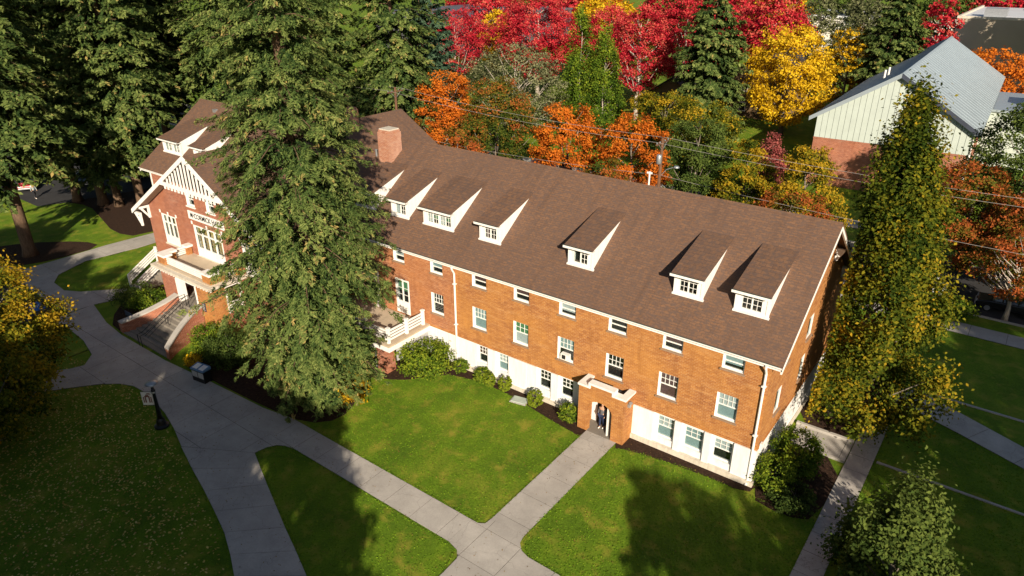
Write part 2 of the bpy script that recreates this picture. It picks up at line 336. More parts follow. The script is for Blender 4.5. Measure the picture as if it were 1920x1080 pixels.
for nm, pl in (('front_bed', [(-28.5, -7), (-25.5, -5.3), (-22.1, -3.7), (-21.2, -2.2), (-20.2, -1.3), (-18.1, -.75), (-15.3, -.85), (-12, -1.5), (-10, -1.8), (-9.57, -1.9), (-9.57, .3), (-28.5, .3)]),
               ('entrance_bed', [(-7.53, .3), (-7.53, -1.7), (-6.7, -1.25), (-3, -.75), (.1, -.8), (.3, .3)]),
               ('corner_bed', [(.1, -.9), (2.2, -1.3), (3.58, -.6), (3.58, 4.9), (0, 4.9)]), ('tree_bed', [(0, 7.2), (3.58, 7.2), (3.95, 13.4), (4.4, 15.5), (1, 17), (-1, 15)]),
               ('portico_bed', [(-50, -5), (-50, -8.2), (-46.5, -11.4), (-43.7, -11.7), (-43.7, -5)]), ('conifer_bed', [(-36.8, -11.4), (-33, -11.4), (-27, -11.15), (-23.5, -10.7), (-22.2, -9.2), (-23, -7), (-26, -5), (-37, -5)]),
               ('fir_bed', [(-72, -12), (-64.5, -11.5), (-63.2, -8.5), (-63.2, -4), (-66, -4.5), (-70, -8)]), ('grove_bed', [(-81, 0), (-77, 1.2), (-72, 0), (-66, -1.5), (-62.8, -.5), (-62.8, 12), (-76, 20), (-79, 4)])):
    structure(nm, MB().prism(smoothpoly(pl, 1), .0, .035), MULCH)
hp = structure('painted_bay', MB().poly([(-54.9, -14.3, .014), (-53.0, -14.3, .014), (-53.0, -13.2, .014), (-54.9, -13.2, .014)]), plain('paint_blue', (.03, .14, .42), .6))
sym = MB(); c0 = (-53.95, -13.8)
sym.tube([(c0[0] + .28 * math.cos(a), c0[1] + .28 * math.sin(a), .02) for a in np.linspace(-2.6, 1.2, 12)], .035, 4)
sym.tube([(c0[0] - .1, c0[1] + .42, .02), (c0[0] - .05, c0[1] + .1, .02), (c0[0] + .2, c0[1] + .08, .02), (c0[0] + .34, c0[1] - .2, .02)], .04, 4)
obj('wheelchair_symbol', sym, WHITE, hp)

# ------------------------------------------------------------------ foliage
def leafmesh(name, c, nrm, tan, ln, wd, tint, mat):
    n = len(c); nrm = nrm / (np.linalg.norm(nrm, axis=1, keepdims=True) + 1e-9)
    tan = tan - nrm * (tan * nrm).sum(1, keepdims=True); tan /= (np.linalg.norm(tan, axis=1, keepdims=True) + 1e-9)
    bi = np.cross(nrm, tan); ln = np.broadcast_to(ln, (n,))[:, None]; wd = np.broadcast_to(wd, (n,))[:, None]
    v = np.stack([c - tan * ln, c - bi * wd + nrm * wd * .25, c + tan * ln, c + bi * wd + nrm * wd * .25], 1).reshape(-1, 3).astype(np.float32)
    me = bpy.data.meshes.new(name); me.vertices.add(4 * n); me.loops.add(4 * n); me.polygons.add(n)
    me.vertices.foreach_set('co', v.ravel()); me.loops.foreach_set('vertex_index', np.arange(4 * n, dtype=np.int32))
    me.polygons.foreach_set('loop_start', np.arange(0, 4 * n, 4, dtype=np.int32))
    a = me.attributes.new('tint', 'FLOAT', 'FACE'); a.data.foreach_set('value', np.clip(tint, 0, 1).astype(np.float32))
    me.materials.append(mat); me.update(calc_edges=True); return me
def mesh_obj(name, me, parent):
    o = bpy.data.objects.new(name, me); col.objects.link(o); o.parent = parent; return o

PROFILE = {'round': lambda t: np.sqrt(np.clip(1 - (2 * t - 1) ** 2, 0, 1)) ** .8,
           'egg': lambda t: np.clip(t / .18, 0, 1) ** .6 * np.clip((1 - t) / .75, 0, 1) ** .62,
           'vase': lambda t: np.clip((t + .12) / .55, 0, 1) ** .8 * np.clip((1 - t) / .42, 0, 1) ** .5,
           'spire': lambda t: np.clip(t / .12 + .42, 0, 1) * (.03 + np.clip((1 - t) / .80, 0, 1) ** .85),
           'column': lambda t: np.clip(t / .15 + .35, 0, 1) * np.clip((1 - t) / .8, 0, 1) ** .75}
DM = 3.3
def crown_points(rg, h, r, z0, shape, size, dens, lump=.22, sig=.2):
    H = h - z0; t = rg.random(4000); w = PROFILE[shape](t) ** (.75 if shape == 'spire' else 1.2); t = t[rg.random(4000) < w / w.max()]
    area = 2 * math.pi * r * H * .75
    ncl = int(np.clip(area * .85, 30 if r > 2 else 170, 1000)); t = np.resize(t, ncl); th = rg.random(ncl) * 2 * math.pi
    ph = rg.random(4) * 6.28
    lum = 1 + lump * (np.sin(3 * th + ph[0] + 5 * t) * .5 + np.sin(5 * th - 7 * t + ph[1]) * .35 + .5 * rg.normal(size=ncl) * .6)
    rad = r * PROFILE[shape](t) * (.42 + .58 * rg.random(ncl) ** .4) * lum
    cc = np.stack([rad * np.cos(th), rad * np.sin(th), z0 + t * H], 1)
    n = int(area * dens * DM / (size * size)); k = rg.integers(0, ncl, n); s = min(.13 + .06 * min(r, 6), sig * r)
    off = rg.normal(size=(n, 3)) * s * np.array([1, 1, 1.5 if shape in ('spire', 'column') else .62]); p = cc[k] + off
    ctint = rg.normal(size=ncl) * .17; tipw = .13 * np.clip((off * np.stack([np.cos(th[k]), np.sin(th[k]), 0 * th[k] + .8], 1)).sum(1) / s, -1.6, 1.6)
    out = np.stack([np.cos(th[k]), np.sin(th[k]), t[k] * 1.2 - .35], 1)
    nrm = out * .55 + np.array([0, 0, .55]) + rg.normal(size=(n, 3)) * .6
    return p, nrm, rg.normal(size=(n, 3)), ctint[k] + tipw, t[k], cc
def tree(name, label, x, y, h, r, mat, shape='round', z0=None, size=.2, dens=1.0, bark=BARK, group=None, seed=0, base_t=.5, grad=0., lump=.22, keep=None, cat='tree', limbs=26, lean=(0, 0), trunk_r=None, sig=.2):
    rg = np.random.default_rng(seed + 11); z0 = h * .22 if z0 is None else z0
    root = empty(name, (x, y, 0), label, cat, group)
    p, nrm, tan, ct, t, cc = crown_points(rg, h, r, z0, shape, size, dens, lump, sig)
    lx = lambda z: np.stack([lean[0] * np.sin(np.clip(z / h, 0, 1) * 2.2), lean[1] * np.sin(np.clip(z / h, 0, 1) * 2.2), 0 * z], 1)
    p = p + lx(p[:, 2]); cc = cc + lx(cc[:, 2])
    ok = p[:, 2] > .05
    if keep is not None: ok &= keep(p + np.array([x, y, 0]))
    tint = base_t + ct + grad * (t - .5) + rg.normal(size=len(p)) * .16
    ln = size * rg.uniform(.55, 1.0, len(p)) * .86
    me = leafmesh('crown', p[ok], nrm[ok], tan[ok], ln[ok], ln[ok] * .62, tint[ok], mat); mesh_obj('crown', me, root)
    tr = trunk_r or .05 + .018 * h
    mb = MB(); n = 6; zs = np.linspace(0, h * .86, n); lp = lx(zs)
    mb.tube([(lp[i][0] + .1 * math.sin(i * 2 + seed), lp[i][1] + .1 * math.cos(i * 1.7 + seed), zs[i]) for i in range(n)], [tr * (1.35 if i == 0 else 1) * (1 - .85 * i / (n - 1)) for i in range(n)], 8)
    mesh_t = obj('trunk', mb, bark, root, smooth=True)
    if limbs:
        lb = MB()
        for c in cc[rg.permutation(len(cc))[:limbs]]:
            if keep is not None and not keep(np.array([[c[0] + x, c[1] + y, c[2]]]))[0]: continue
            zb = max(z0 * .75, c[2] - math.hypot(c[0], c[1]) * rg.uniform(.7, 1.4)); zb = min(zb, h * .8); b = lx(np.array([zb]))[0]
            m_ = ((b[0] + c[0]) / 2 + rg.normal() * .15, (b[1] + c[1]) / 2 + rg.normal() * .15, zb + (c[2] - zb) * .42)
            k = tr * .42 * (1 - zb / h * .6); lb.tube([(b[0], b[1], zb), m_, tuple(c)], [k, k * .6, k * .18], 4)
        if lb.f: tag(obj('limbs', lb, bark, root, smooth=True), kind='stuff')
    return root

def conifer_mesh(seed, h, z0, rad, nbr, nsp, sl, sw, mat, droop=.28, tip=.0, name='crown'):
    """branches in loose whorls, each a drooping path feathered with needle sprays"""
    rg = np.random.default_rng(seed); C_, N_, T_, L_, W_, TI = [], [], [], [], [], []; br = MB()
    u = rg.random(nbr); zz = z0 + (h - z0) * (1 - (1 - u * .995) ** .62) ** .95
    for i, z in enumerate(zz):
        az = i * 2.39996 + rg.normal() * .35; L = max(.35, rad(z) * rg.uniform(.72, 1.16) * (1.25 if rg.random() < .07 else 1))
        up = .12 + .25 * (z / h) ; dr = droop * rg.uniform(.7, 1.5) * (1.15 - .5 * z / h)
        d = np.array([math.cos(az), math.sin(az), 0]); sd = np.array([-d[1], d[0], 0])
        nb = max(5, int(nsp[0] * (.3 + .7 * L / 5.0))); tb = .14 + .86 * rg.random(nb) ** .8; sg = np.where(rg.random(nb) < .5, -1., 1.)
        lb = (.10 + .34 * L * (1.04 - tb) * rg.uniform(.5, 1.2, nb) + .16); k = nsp[1]
        ang = rg.uniform(.5, 1.05, nb); hang = rg.uniform(.25, .95, nb)
        bd_ = d[None] * np.cos(ang)[:, None] + sd[None] * (sg * np.sin(ang))[:, None] + np.array([0, 0, -1.])[None] * hang[:, None]; bd_ /= np.linalg.norm(bd_, axis=1, keepdims=True)
        b0 = d[None] * (L * tb)[:, None]; b0[:, 2] = z + up * L * tb - dr * L * tb * tb * 1.25 + .16 * L * np.clip(tb - .72, 0, 1)
        q = rg.random((nb, k)) ** .8; c = (b0[:, None, :] + bd_[:, None, :] * (lb[:, None] * q)[..., None] + np.array([0, 0, -1.]) * (.16 * lb[:, None] * q * q)[..., None] + rg.normal(size=(nb, k, 3)) * (.025 + .03 * L / 5)).reshape(-1, 3)
        n = nb * k; t = np.repeat(tb, k)
        tang = np.repeat(bd_, k, 0) + rg.normal(size=(n, 3)) * .5
        nr = np.array([0, 0, 1.0])[None] + d[None] * .55 + rg.normal(size=(n, 3)) * .4
        bt = rg.normal() * .10 + np.repeat(rg.normal(size=nb) * .08, k)
        C_.append(c); N_.append(nr); T_.append(tang); L_.append(sl * rg.uniform(.6, 1.25, n)); W_.append(sw * rg.uniform(.6, 1.3, n))
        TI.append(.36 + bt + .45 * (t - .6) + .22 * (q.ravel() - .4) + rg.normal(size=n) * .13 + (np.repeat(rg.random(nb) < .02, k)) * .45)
        if L > 1.2 and i % 3 == 0:
            br.tube([(0, 0, z), tuple(d * L * .5 + np.array([0, 0, z + up * L * .5 - dr * L * .31])), tuple(d * L * .92 + np.array([0, 0, z + up * L * .92 - dr * L * 1.0]))], [.05, .035, .012], 4)
    me = leafmesh(name, np.concatenate(C_), np.concatenate(N_), np.concatenate(T_), np.concatenate(L_), np.concatenate(W_), np.concatenate(TI), mat)
    return me, br
FIR_CACHE = {}
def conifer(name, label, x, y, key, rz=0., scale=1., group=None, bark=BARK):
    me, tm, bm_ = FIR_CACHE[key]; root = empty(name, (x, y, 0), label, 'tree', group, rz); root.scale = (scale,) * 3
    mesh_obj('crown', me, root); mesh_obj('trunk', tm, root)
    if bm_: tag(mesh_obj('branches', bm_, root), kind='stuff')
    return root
def make_conifer(key, seed, h, z0, rad, nbr, nsp, sl, sw, mat, tr, droop=.28):
    me, br = conifer_mesh(seed, h, z0, rad, nbr, nsp, sl, sw, mat, droop)
    tb = MB().tube([(0, 0, 0), (0, 0, .8), (.05, 0, h * .3), (0, .06, h * .65), (0, 0, h * .985)], [tr * 1.35, tr, tr * .8, tr * .45, .03], 10)
    t_o = obj('trunk', tb, BARK, smooth=True); b_o = obj('branches', br, BARK, smooth=True)
    FIR_CACHE[key] = (me, t_o.data, b_o.data if br.f else None)
    bpy.data.objects.remove(t_o); bpy.data.objects.remove(b_o)
def prof(zs, rs): return lambda z: float(np.interp(z, zs, rs))
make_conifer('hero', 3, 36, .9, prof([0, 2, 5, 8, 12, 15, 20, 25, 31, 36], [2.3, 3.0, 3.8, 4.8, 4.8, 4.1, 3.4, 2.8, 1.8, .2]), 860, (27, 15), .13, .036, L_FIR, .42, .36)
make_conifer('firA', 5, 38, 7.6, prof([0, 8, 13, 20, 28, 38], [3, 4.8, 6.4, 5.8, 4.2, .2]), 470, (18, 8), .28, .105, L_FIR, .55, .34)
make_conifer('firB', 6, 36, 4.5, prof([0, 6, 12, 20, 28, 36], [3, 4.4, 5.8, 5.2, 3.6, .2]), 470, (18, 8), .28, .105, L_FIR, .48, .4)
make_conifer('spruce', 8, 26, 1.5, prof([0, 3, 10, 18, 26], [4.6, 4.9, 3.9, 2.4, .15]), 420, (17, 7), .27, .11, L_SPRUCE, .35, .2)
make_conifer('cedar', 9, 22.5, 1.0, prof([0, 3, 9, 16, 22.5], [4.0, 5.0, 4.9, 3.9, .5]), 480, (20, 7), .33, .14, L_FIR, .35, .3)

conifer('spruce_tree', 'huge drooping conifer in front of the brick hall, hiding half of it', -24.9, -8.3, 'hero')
FG = 'firs of the grove at the left'
conifer('fir_tree', 'tall fir with bare thick trunk on the bark bed at the left edge', -66.2, -9.2, 'firA', .4, 1., FG)
for i, (x, y, k, rz, s, lb) in enumerate([
    (-79.8, 1.2, 'firB', 1.0, 1.0, 'fir in the grove whose trunk stands nearest the parked cars'), (-76.2, 2.4, 'firA', 2.2, .95, 'fir in the grove, second trunk from the parked cars'),
    (-74.2, 3.2, 'firB', 3.1, .92, 'fir in the grove, third trunk from the parked cars'), (-71.8, 4.6, 'firA', 4.0, .9, 'fir in the grove standing nearest the gabled wing'),
    (-84, 14, 'firA', 5.0, 1.05, 'fir rising behind the parked cars at the far left'), (-70, 17, 'firB', .3, 1.02, 'fir behind the left roof end of the hall'),
    (-62, 23, 'firA', 1.4, 1.0, 'fir directly behind the left ridge of the hall'), (-97, 2, 'firB', 2.4, 1.05, 'fir at the top left corner beyond the car park'),
    (-77, 28, 'firB', 1.9, 1.1, 'distant fir above the left grove at the top edge'), (-57, 31, 'firB', 3.4, .95, 'fir behind the big conifer, left of the utility pole'), (-93, 20, 'firA', .9, 1.1, 'distant fir at the top edge beyond the car park'), (-110, -4, 'firA', 3.9, 1.1, 'farthest fir on the left edge')]):
    conifer('fir_tree', lb, x, y, k, rz, s, FG)
conifer('spruce_tree', 'blue green spruce right of the grove beside the red maples', -63.5, 45, 'spruce', .5, 1.02)
conifer('spruce_tree', 'blue green spruce behind the crossarm utility pole', -60, 39, 'spruce', 1.5, .9)
conifer('cedar_tree', 'tall broad cedar between the red maples and the yellow tree', -33.4, 72, 'cedar', .4, 1.03)
conifer('cedar_tree', 'dark conifer behind the grey metal roofed building', -14.7, 100, 'cedar', 2.1, 1.04)

for i_, (a_, b_) in enumerate((('first', 'front'), ('second', 'front'), ('third', 'front'), ('first', 'rear'), ('second', 'rear'), ('third', 'rear'))):
    x_, y_, k_ = ((20.2, -29.4, .75), (23.4, -28.4, .74), (26.6, -27.2, .72), (26.0, -33.4, .88), (29.0, -32.0, .87), (32.0, -31.0, .86))[i_]
    conifer('cedar_tree', 'conifer out of view behind the camera, %s of the %s three' % (a_, b_), x_, y_, 'cedar', x_ * 3, k_, 'shade conifers behind the viewpoint').scale = (.8, .8, k_)
TA = 'autumn trees along the street behind the hall'
TB = 'red maples beyond the street'
# name, label, x, y, h, r, material, shape, z0, leaf size, dens, bark, base tint, grad, group
TREES = [
 ('maple_tree', 'orange tree left of the row behind the roof ridge, by the spruce', -51.4, 34, 13.2, 4.0, L_ORANGE, 'round', 2.2, .2, 1., BARK_G, .62, .5, TA),
 ('maple_tree', 'green tree with rusty top between two orange trees behind the ridge', -45.2, 36, 12.6, 4.5, L_MIXED, 'round', 2.0, .2, 1., BARK_G, .42, .5, TA),
 ('maple_tree', 'round bright orange tree above the middle of the roof ridge', -33.2, 33, 11.6, 3.8, L_ORANGE, 'round', 2.0, .19, 1., BARK_G, .66, .3, TA),
 ('maple_tree', 'orange tree beside the utility pole with the street light', -25.3, 33, 11.4, 3.6, L_ORANGE, 'round', 2.0, .19, 1., BARK_G, .62, .4, TA),
 ('dogwood_tree', 'low rusty green tree just above the ridge left of the pole', -23.4, 24.5, 8.6, 3.1, L_MIXED, 'round', 1.5, .17, .9, BARK_G, .66, .3, TA),
 ('dogwood_tree', 'low rusty green tree at the left end of the long ridge', -42.0, 25, 9.2, 3.2, L_MIXED, 'round', 1.5, .17, .9, BARK_G, .70, .3, TA),
 ('birch_tree', 'grey green sparse tree with pale branches below the red maples', -57.3, 56, 13.9, 7.0, L_GREY, 'round', 2.0, .24, .55, BARK_W, .55, .2, None),
 ('hornbeam_tree', 'taller of two narrow green columnar trees before the red maples', -50.8, 64, 19.6, 3.1, L_BRIGHT, 'column', 1.5, .22, 1., BARK_W, .45, .2, None),
 ('hornbeam_tree', 'shorter right one of two narrow green columnar trees', -46.6, 64, 18.2, 3.0, L_BRIGHT, 'column', 1.5, .22, 1., BARK_W, .45, .2, None),
 ('maple_tree', 'thin red maple with bare pale branches at the left of the red row', -90, 80, 16.7, 7.4, L_RED, 'vase', 4.5, .24, .75, BARK_W, .55, .3, TB),
 ('maple_tree', 'large dense crimson maple at the top centre', -73.3, 85, 19.9, 8.2, L_RED, 'vase', 4.5, .24, 1., BARK_W, .60, .2, TB),
 ('maple_tree', 'red maple with white forked trunk right of the columnar trees', -49.1, 80, 18.4, 5.6, L_RED, 'vase', 5.5, .23, 1., BARK_W, .62, .2, TB),
 ('maple_tree', 'dark red maple in shade beside the cedar', -45.5, 90, 20.5, 5.6, L_RED, 'vase', 5, .24, 1., BARK_W, .45, .2, TB),
 ('maple_tree', 'crimson maple directly behind the yellow tree', -37.2, 112, 20.5, 6.0, L_RED, 'vase', 4.5, .36, 1., BARK_W, .62, .2, TB),
 ('maple_tree', 'distant red maple at the top edge above the thin red maple', -99.7, 105, 20.2, 7.2, L_RED, 'vase', 4.5, .38, .9, BARK_W, .55, .2, TB),
 ('maple_tree', 'distant red maple at the top edge behind the cedar', -50.2, 120, 20.8, 7.0, L_RED, 'vase', 4.5, .38, .9, BARK_W, .65, .2, TB),
 ('maple_tree', 'red maple filling the gap between crimson maple and columnar trees', -62, 92, 17.5, 6.0, L_RED, 'vase', 4.5, .25, .9, BARK_W, .62, .2, TB),
 ('maple_tree', 'small red maple before the far white buildings', -12.8, 134, 18.9, 3.4, L_RED, 'round', 4.5, .36, .9, BARK_W, .55, .2, TB),
 ('ginkgo_tree', 'yellow tree at the top edge behind the columnar trees', -72.4, 108, 18.2, 7.4, L_YELLOW, 'round', 3, .36, 1., BARK_G, .5, .2, None),
 ('ginkgo_tree', 'small yellow tree peeping out between the red maples', -91.9, 96, 15.4, 3.4, L_YELLOW, 'round', 3, .34, .9, BARK_G, .5, .2, None),
 ('ginkgo_tree', 'bright yellow round tree left of the grey metal roof', -25.4, 84, 16.2, 6.0, L_YELLOW, 'round', 2.0, .28, 1.1, BARK_G, .52, .3, None),
 ('ginkgo_tree', 'darker golden tree tucked behind the bright yellow tree', -20.9, 101, 15.2, 3.6, L_YELLOW, 'round', 2.5, .32, .9, BARK_G, .2, .3, None),
 ('oak_tree', 'grey green tree left of the far white building', -32.9, 125, 18.6, 4.4, L_GREY, 'round', 3, .38, .9, BARK_G, .3, .2, None),
 ('oak_tree', 'olive tree between the far white building and the dark conifer', -25.2, 127, 18.3, 4.4, L_GREY, 'round', 3, .38, .9, BARK_G, .25, .2, None),
 ('maple_tree', 'golden orange tree in front of the beige block wall', -1.5, 118, 11.4, 6.0, L_ORANGE, 'round', 2, .34, 1., BARK_G, .85, .2, None),
 ('oak_tree', 'dark green tree at the right edge beside the grey building', 7.6, 46, 14.1, 4.6, L_GREEN, 'round', 2, .2, 1., BARK_G, .5, .3, None),
 ('maple_tree', 'green and orange tree right of the tall hornbeam', 4.6, 39.5, 9.6, 3.8, L_MIXED, 'round', 1.8, .18, 1., BARK_G, .62, .6, TA),
 ('maple_tree', 'rusty red tree with pale trunk on the right pavement', 9.1, 30.3, 7.0, 3.0, L_MIXED, 'round', 2.3, .15, 1., BARK_W, .80, .4, TA),
 ('maple_tree', 'yellow green tree under the wires left of the hornbeam', -15.6, 40, 9.0, 3.2, L_YGREEN, 'egg', 1.5, .18, 1., BARK_G, .66, .3, TA),
 ('maple_tree', 'golden green tree right in front of the grey siding', -9.2, 38, 10.0, 3.9, L_YGREEN, 'egg', 1.5, .18, 1., BARK_G, .82, .2, TA),
 ('dogwood_tree', 'low red and green tree above the right end of the ridge', -7.4, 27.5, 8.1, 3.2, L_MIXED, 'round', 1.5, .16, 1., BARK_G, .85, .2, TA),
 ('oak_tree', 'broad green tree below the cedar', -25, 50, 10.2, 4.6, L_YGREEN, 'round', 1.5, .2, 1., BARK_G, .38, .3, None),
 ('oak_tree', 'dark green tree right of the utility pole', -21.5, 41, 9.8, 3.8, L_GREEN, 'round', 1.5, .19, 1., BARK_G, .55, .3, None),
 ('cherry_tree', 'small pinkish red tree before the shaded lawn', -15.4, 47, 8.6, 1.8, L_PINK, 'egg', 1.5, .18, 1., BARK_G, .5, .2, None),
 ('oak_tree', 'olive green tree behind the street by the brown house', -34.5, 60, 9.0, 4.5, L_YGREEN, 'round', 1.5, .22, 1., BARK_G, .6, .3, None),
 ('maple_tree', 'young green maple on the shaded lawn at the bottom right', 7.3, -3.6, 6.5, 2.5, L_GREEN, 'spire', .3, .14, 1.4, BARK_G, .62, .3, None),
 ('maple_tree', 'yellow green maple at the left edge over the leafy lawn', -40.2, -21.0, 9.4, 4.4, L_YGREEN, 'round', 1.2, .15, 1.2, BARK_G, .68, .6, None),
 ('maple_tree', 'dark green maple at the lower left edge over fallen leaves', -36.6, -24.0, 7.6, 4.4, L_YGREEN, 'round', .6, .15, 1.2, BARK_G, .52, .4, None),
 ('maple_tree', 'orange and green tree at the right edge above the parked cars', 9.6, 36.5, 9.6, 4.2, L_MIXED, 'round', 1.8, .18, 1.1, BARK_G, .72, .5, TA),
 ('maple_tree', 'rust coloured small tree by the white car at the right', 3.6, 34.5, 6.5, 2.6, L_MIXED, 'round', 1.6, .16, .9, BARK_G, .7, .3, None),
]
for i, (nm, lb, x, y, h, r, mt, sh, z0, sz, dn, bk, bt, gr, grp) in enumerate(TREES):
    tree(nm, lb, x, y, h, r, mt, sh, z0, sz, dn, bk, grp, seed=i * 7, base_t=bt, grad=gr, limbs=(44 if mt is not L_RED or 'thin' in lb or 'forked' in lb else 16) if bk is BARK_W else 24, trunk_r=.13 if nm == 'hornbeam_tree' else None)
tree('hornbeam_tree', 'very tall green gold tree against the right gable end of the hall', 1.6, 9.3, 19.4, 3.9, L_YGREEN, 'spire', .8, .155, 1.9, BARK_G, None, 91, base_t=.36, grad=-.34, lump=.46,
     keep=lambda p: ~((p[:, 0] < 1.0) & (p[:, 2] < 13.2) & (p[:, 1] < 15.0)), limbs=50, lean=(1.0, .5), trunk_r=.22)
# trees behind the viewpoint whose shade lies on the lawns: one built, the rest copied with their parts
shade0 = None
SHADE = [(3 - 8.5 * k, -41.2, (19.5, 19, 18.3, 18.3, 20, 22)[k], ('first', 'second', 'third', 'fourth', 'fifth', 'sixth')[k] + ' in the left row') for k in range(6)] + [(-7 - 12 * k, -52, 23, ('first', 'second', 'third')[k] + ' in the rear row') for k in range(3)]
SHADE += [(33.4, -18.6, 19, 'nearest of four at the right'), (38.4, -13.6, 22, 'second of four at the right'), (44, -8, 24, 'third of four at the right'), (52, -2, 25, 'last of four at the right'),
          (9.8, 133, 25, 'shading the beige block, left one'), (17, 135, 25, 'shading the beige block, right one')]
for i, (x, y, h, lb) in enumerate(SHADE):
    lb = 'leafy tree out of view behind the camera, ' + lb; gp_ = 'shade trees behind the viewpoint'
    if shade0 is None: shade0 = o_ = tree('shade_tree', lb, x, y, 19, 5.4, L_GREEN, 'round', 3.0, .42, 5., BARK_G, gp_, 300, limbs=8)
    else:
        o_ = shade0.copy(); col.objects.link(o_); o_['label'] = lb; o_.location = (x, y, 0)
        for ch in list(shade0.children): c_ = ch.copy(); col.objects.link(c_); c_.parent = o_
    o_.rotation_euler = (0, 0, i * 1.3); k_ = .8 if h < 16 else 1.; o_.scale = (k_, k_, h / 19)

rgf = random.Random(4); FARN = [('far left', L_RED), ('green, second', L_GREEN), ('red, third', L_RED), ('red, fourth', L_RED), ('orange, fifth', L_ORANGE), ('red, sixth', L_RED), ('green, seventh', L_GREEN), ('red, eighth', L_RED), ('golden, ninth', L_YELLOW), ('green, tenth', L_GREEN), ('olive, eleventh', L_GREY), ('green, twelfth', L_GREEN), ('red, thirteenth', L_RED), ('dark, last', L_GREEN)]
for i, (lb, mt) in enumerate(FARN):
    x = -168 + i * 13.2; tree('street_tree', 'distant tree at the top edge, %s of the far row from the left' % lb, x + rgf.uniform(-2, 2), 205 + x * .12 + rgf.uniform(-8, 8), rgf.uniform(16, 20), 8.2, mt, 'round', 2, .6, 1.1, BARK_G, 'far tree row at the top edge', 700 + i, base_t=.55, limbs=6)
# shrubs
def shrub(label, x, y, h, r, mat, seed, shape='round', size=.1, dens=1.3, bt=.55, lump=.18, name='shrub', group=None):
    return tree(name, label, x, y, h, r, mat, shape, .02, size, dens, BARK_G, group, seed, base_t=bt, grad=.3, lump=lump, cat='shrub', limbs=10, trunk_r=.04, sig=.06 if name == 'clipped_bush' else .13)
shrub('broad bright green rhododendron below the white railed deck', -21.9, -2.0, 2.1, 1.75, L_BRIGHT, 500, size=.12, bt=.62)
shrub('dark green bush left of the deck pier', -25.4, -4.4, 2.0, 1.0, L_GREEN, 501, bt=.6)
shrub('loose green bush at the foot of the downspout', -19.9, -.55, .85, .52, L_BRIGHT, 502)
shrub('loose green bush left of the two clipped balls', -18.0, -.6, .95, .55, L_BRIGHT, 503)
shrub('small clipped golden bush, left of the pair', -17.2, -.8, .95, .40, L_BRIGHT, 504, size=.06, bt=.8, lump=.03, dens=2.2, name='clipped_bush')
shrub('small clipped golden bush, right of the pair', -16.1, -.6, 1.05, .44, L_BRIGHT, 505, size=.06, bt=.85, lump=.03, dens=2.2, name='clipped_bush')
shrub('clipped golden bush beside the grey cover plate', -13.5, -.85, 1.1, .5, L_BRIGHT, 506, size=.06, bt=.85, lump=.03, dens=2.2, name='clipped_bush')
shrub('round green bush left of the brick entrance porch', -11.0, -.95, 1.15, .55, L_BRIGHT, 507, bt=.5)
shrub('tall green corner bush by the gable path', 1.5, 2.4, 2.7, 1.2, L_BRIGHT, 508, bt=.40)
shrub('yellow green bush at the front right corner of the hall', 1.0, .4, 1.9, 1.0, L_BRIGHT, 509, bt=.58)
shrub('dark bush at the corner lawn edge', 2.2, -.3, 1.2, 1.1, L_GREEN, 510, bt=.3)
shrub('bright green hedge bush right of the curved steps', -35.6, -9.4, 2.3, 1.3, L_BRIGHT, 511, bt=.5)
shrub('dark green bush behind the litter bin', -33.4, -9.3, 2.6, 1.5, L_GREEN, 512, bt=.4)
shrub('dark laurel left of the portico steps', -45.8, -8.2, 1.6, 1.4, L_BRIGHT, 513, bt=.4)
shrub('shaded laurel bush in the left bed by the path', -48.2, -8.4, 1.5, 1.5, L_GREEN, 514, bt=.5)
shrub('yellow grassy clump beside the litter bin', -35.3, -11.0, .8, .55, L_YELLOW, 515, bt=.3)
shrub('golden drooping shrub under the big conifer', -23.6, -7.2, 3.6, 1.1, L_YELLOW, 516, 'column', .12, bt=.15)
shrub('low green hedge by the right pavement', 5.6, 29, 1.4, 1.6, L_BRIGHT, 517, bt=.4, size=.14)

def scatter_leaves(name, label, n, fn, mat, size, seed):
    rg = np.random.default_rng(seed); p = fn(rg, n); n = len(p)
    me = leafmesh(name, p, np.array([0, 0, 1.]) + rg.normal(size=(n, 3)) * .25, rg.normal(size=(n, 3)), size * rg.uniform(.6, 1.2, n), size * rg.uniform(.4, .8, n), rg.random(n), mat)
    o = bpy.data.objects.new(name, me); col.objects.link(o); tag(o, label, kind='stuff'); return o
def lawn_left(rg, n):
    x = rg.uniform(-46, -12, n); y = rg.uniform(-33, -14.5, n); e = np.interp(x, [-46, -36, -31.4, -26.8, -19.5, -12], [-15.6, -15.1, -15.6, -17.0, -19.2, -23])
    d = rg.random(n) < np.clip(1.1 - ((x + 33) ** 2 / 400 + (y + 21) ** 2 / 90), .12, 1); k = (y < e) & d
    return np.stack([x[k], y[k], np.full(k.sum(), .03)], 1)
scatter_leaves('fallen_leaves', 'yellow fallen leaves strewn over the shaded left lawn', 15000, lawn_left, leafmat('leaf_fallen', [(0, (.28, .18, .04)), (.5, (.58, .44, .10)), (.9, (.62, .50, .18)), (1, (.30, .14, .04))], .1), .075, 5)
scatter_leaves('fallen_leaves', 'sparse leaves on paths and beds', 2500, lambda rg, n: np.stack([rg.uniform(-50, 6, n), rg.uniform(-19, -.5, n), np.full(n, .056)], 1), leafmat('leaf_dry', [(0, (.10, .06, .02)), (1, (.30, .20, .05))], .1), .04, 6)

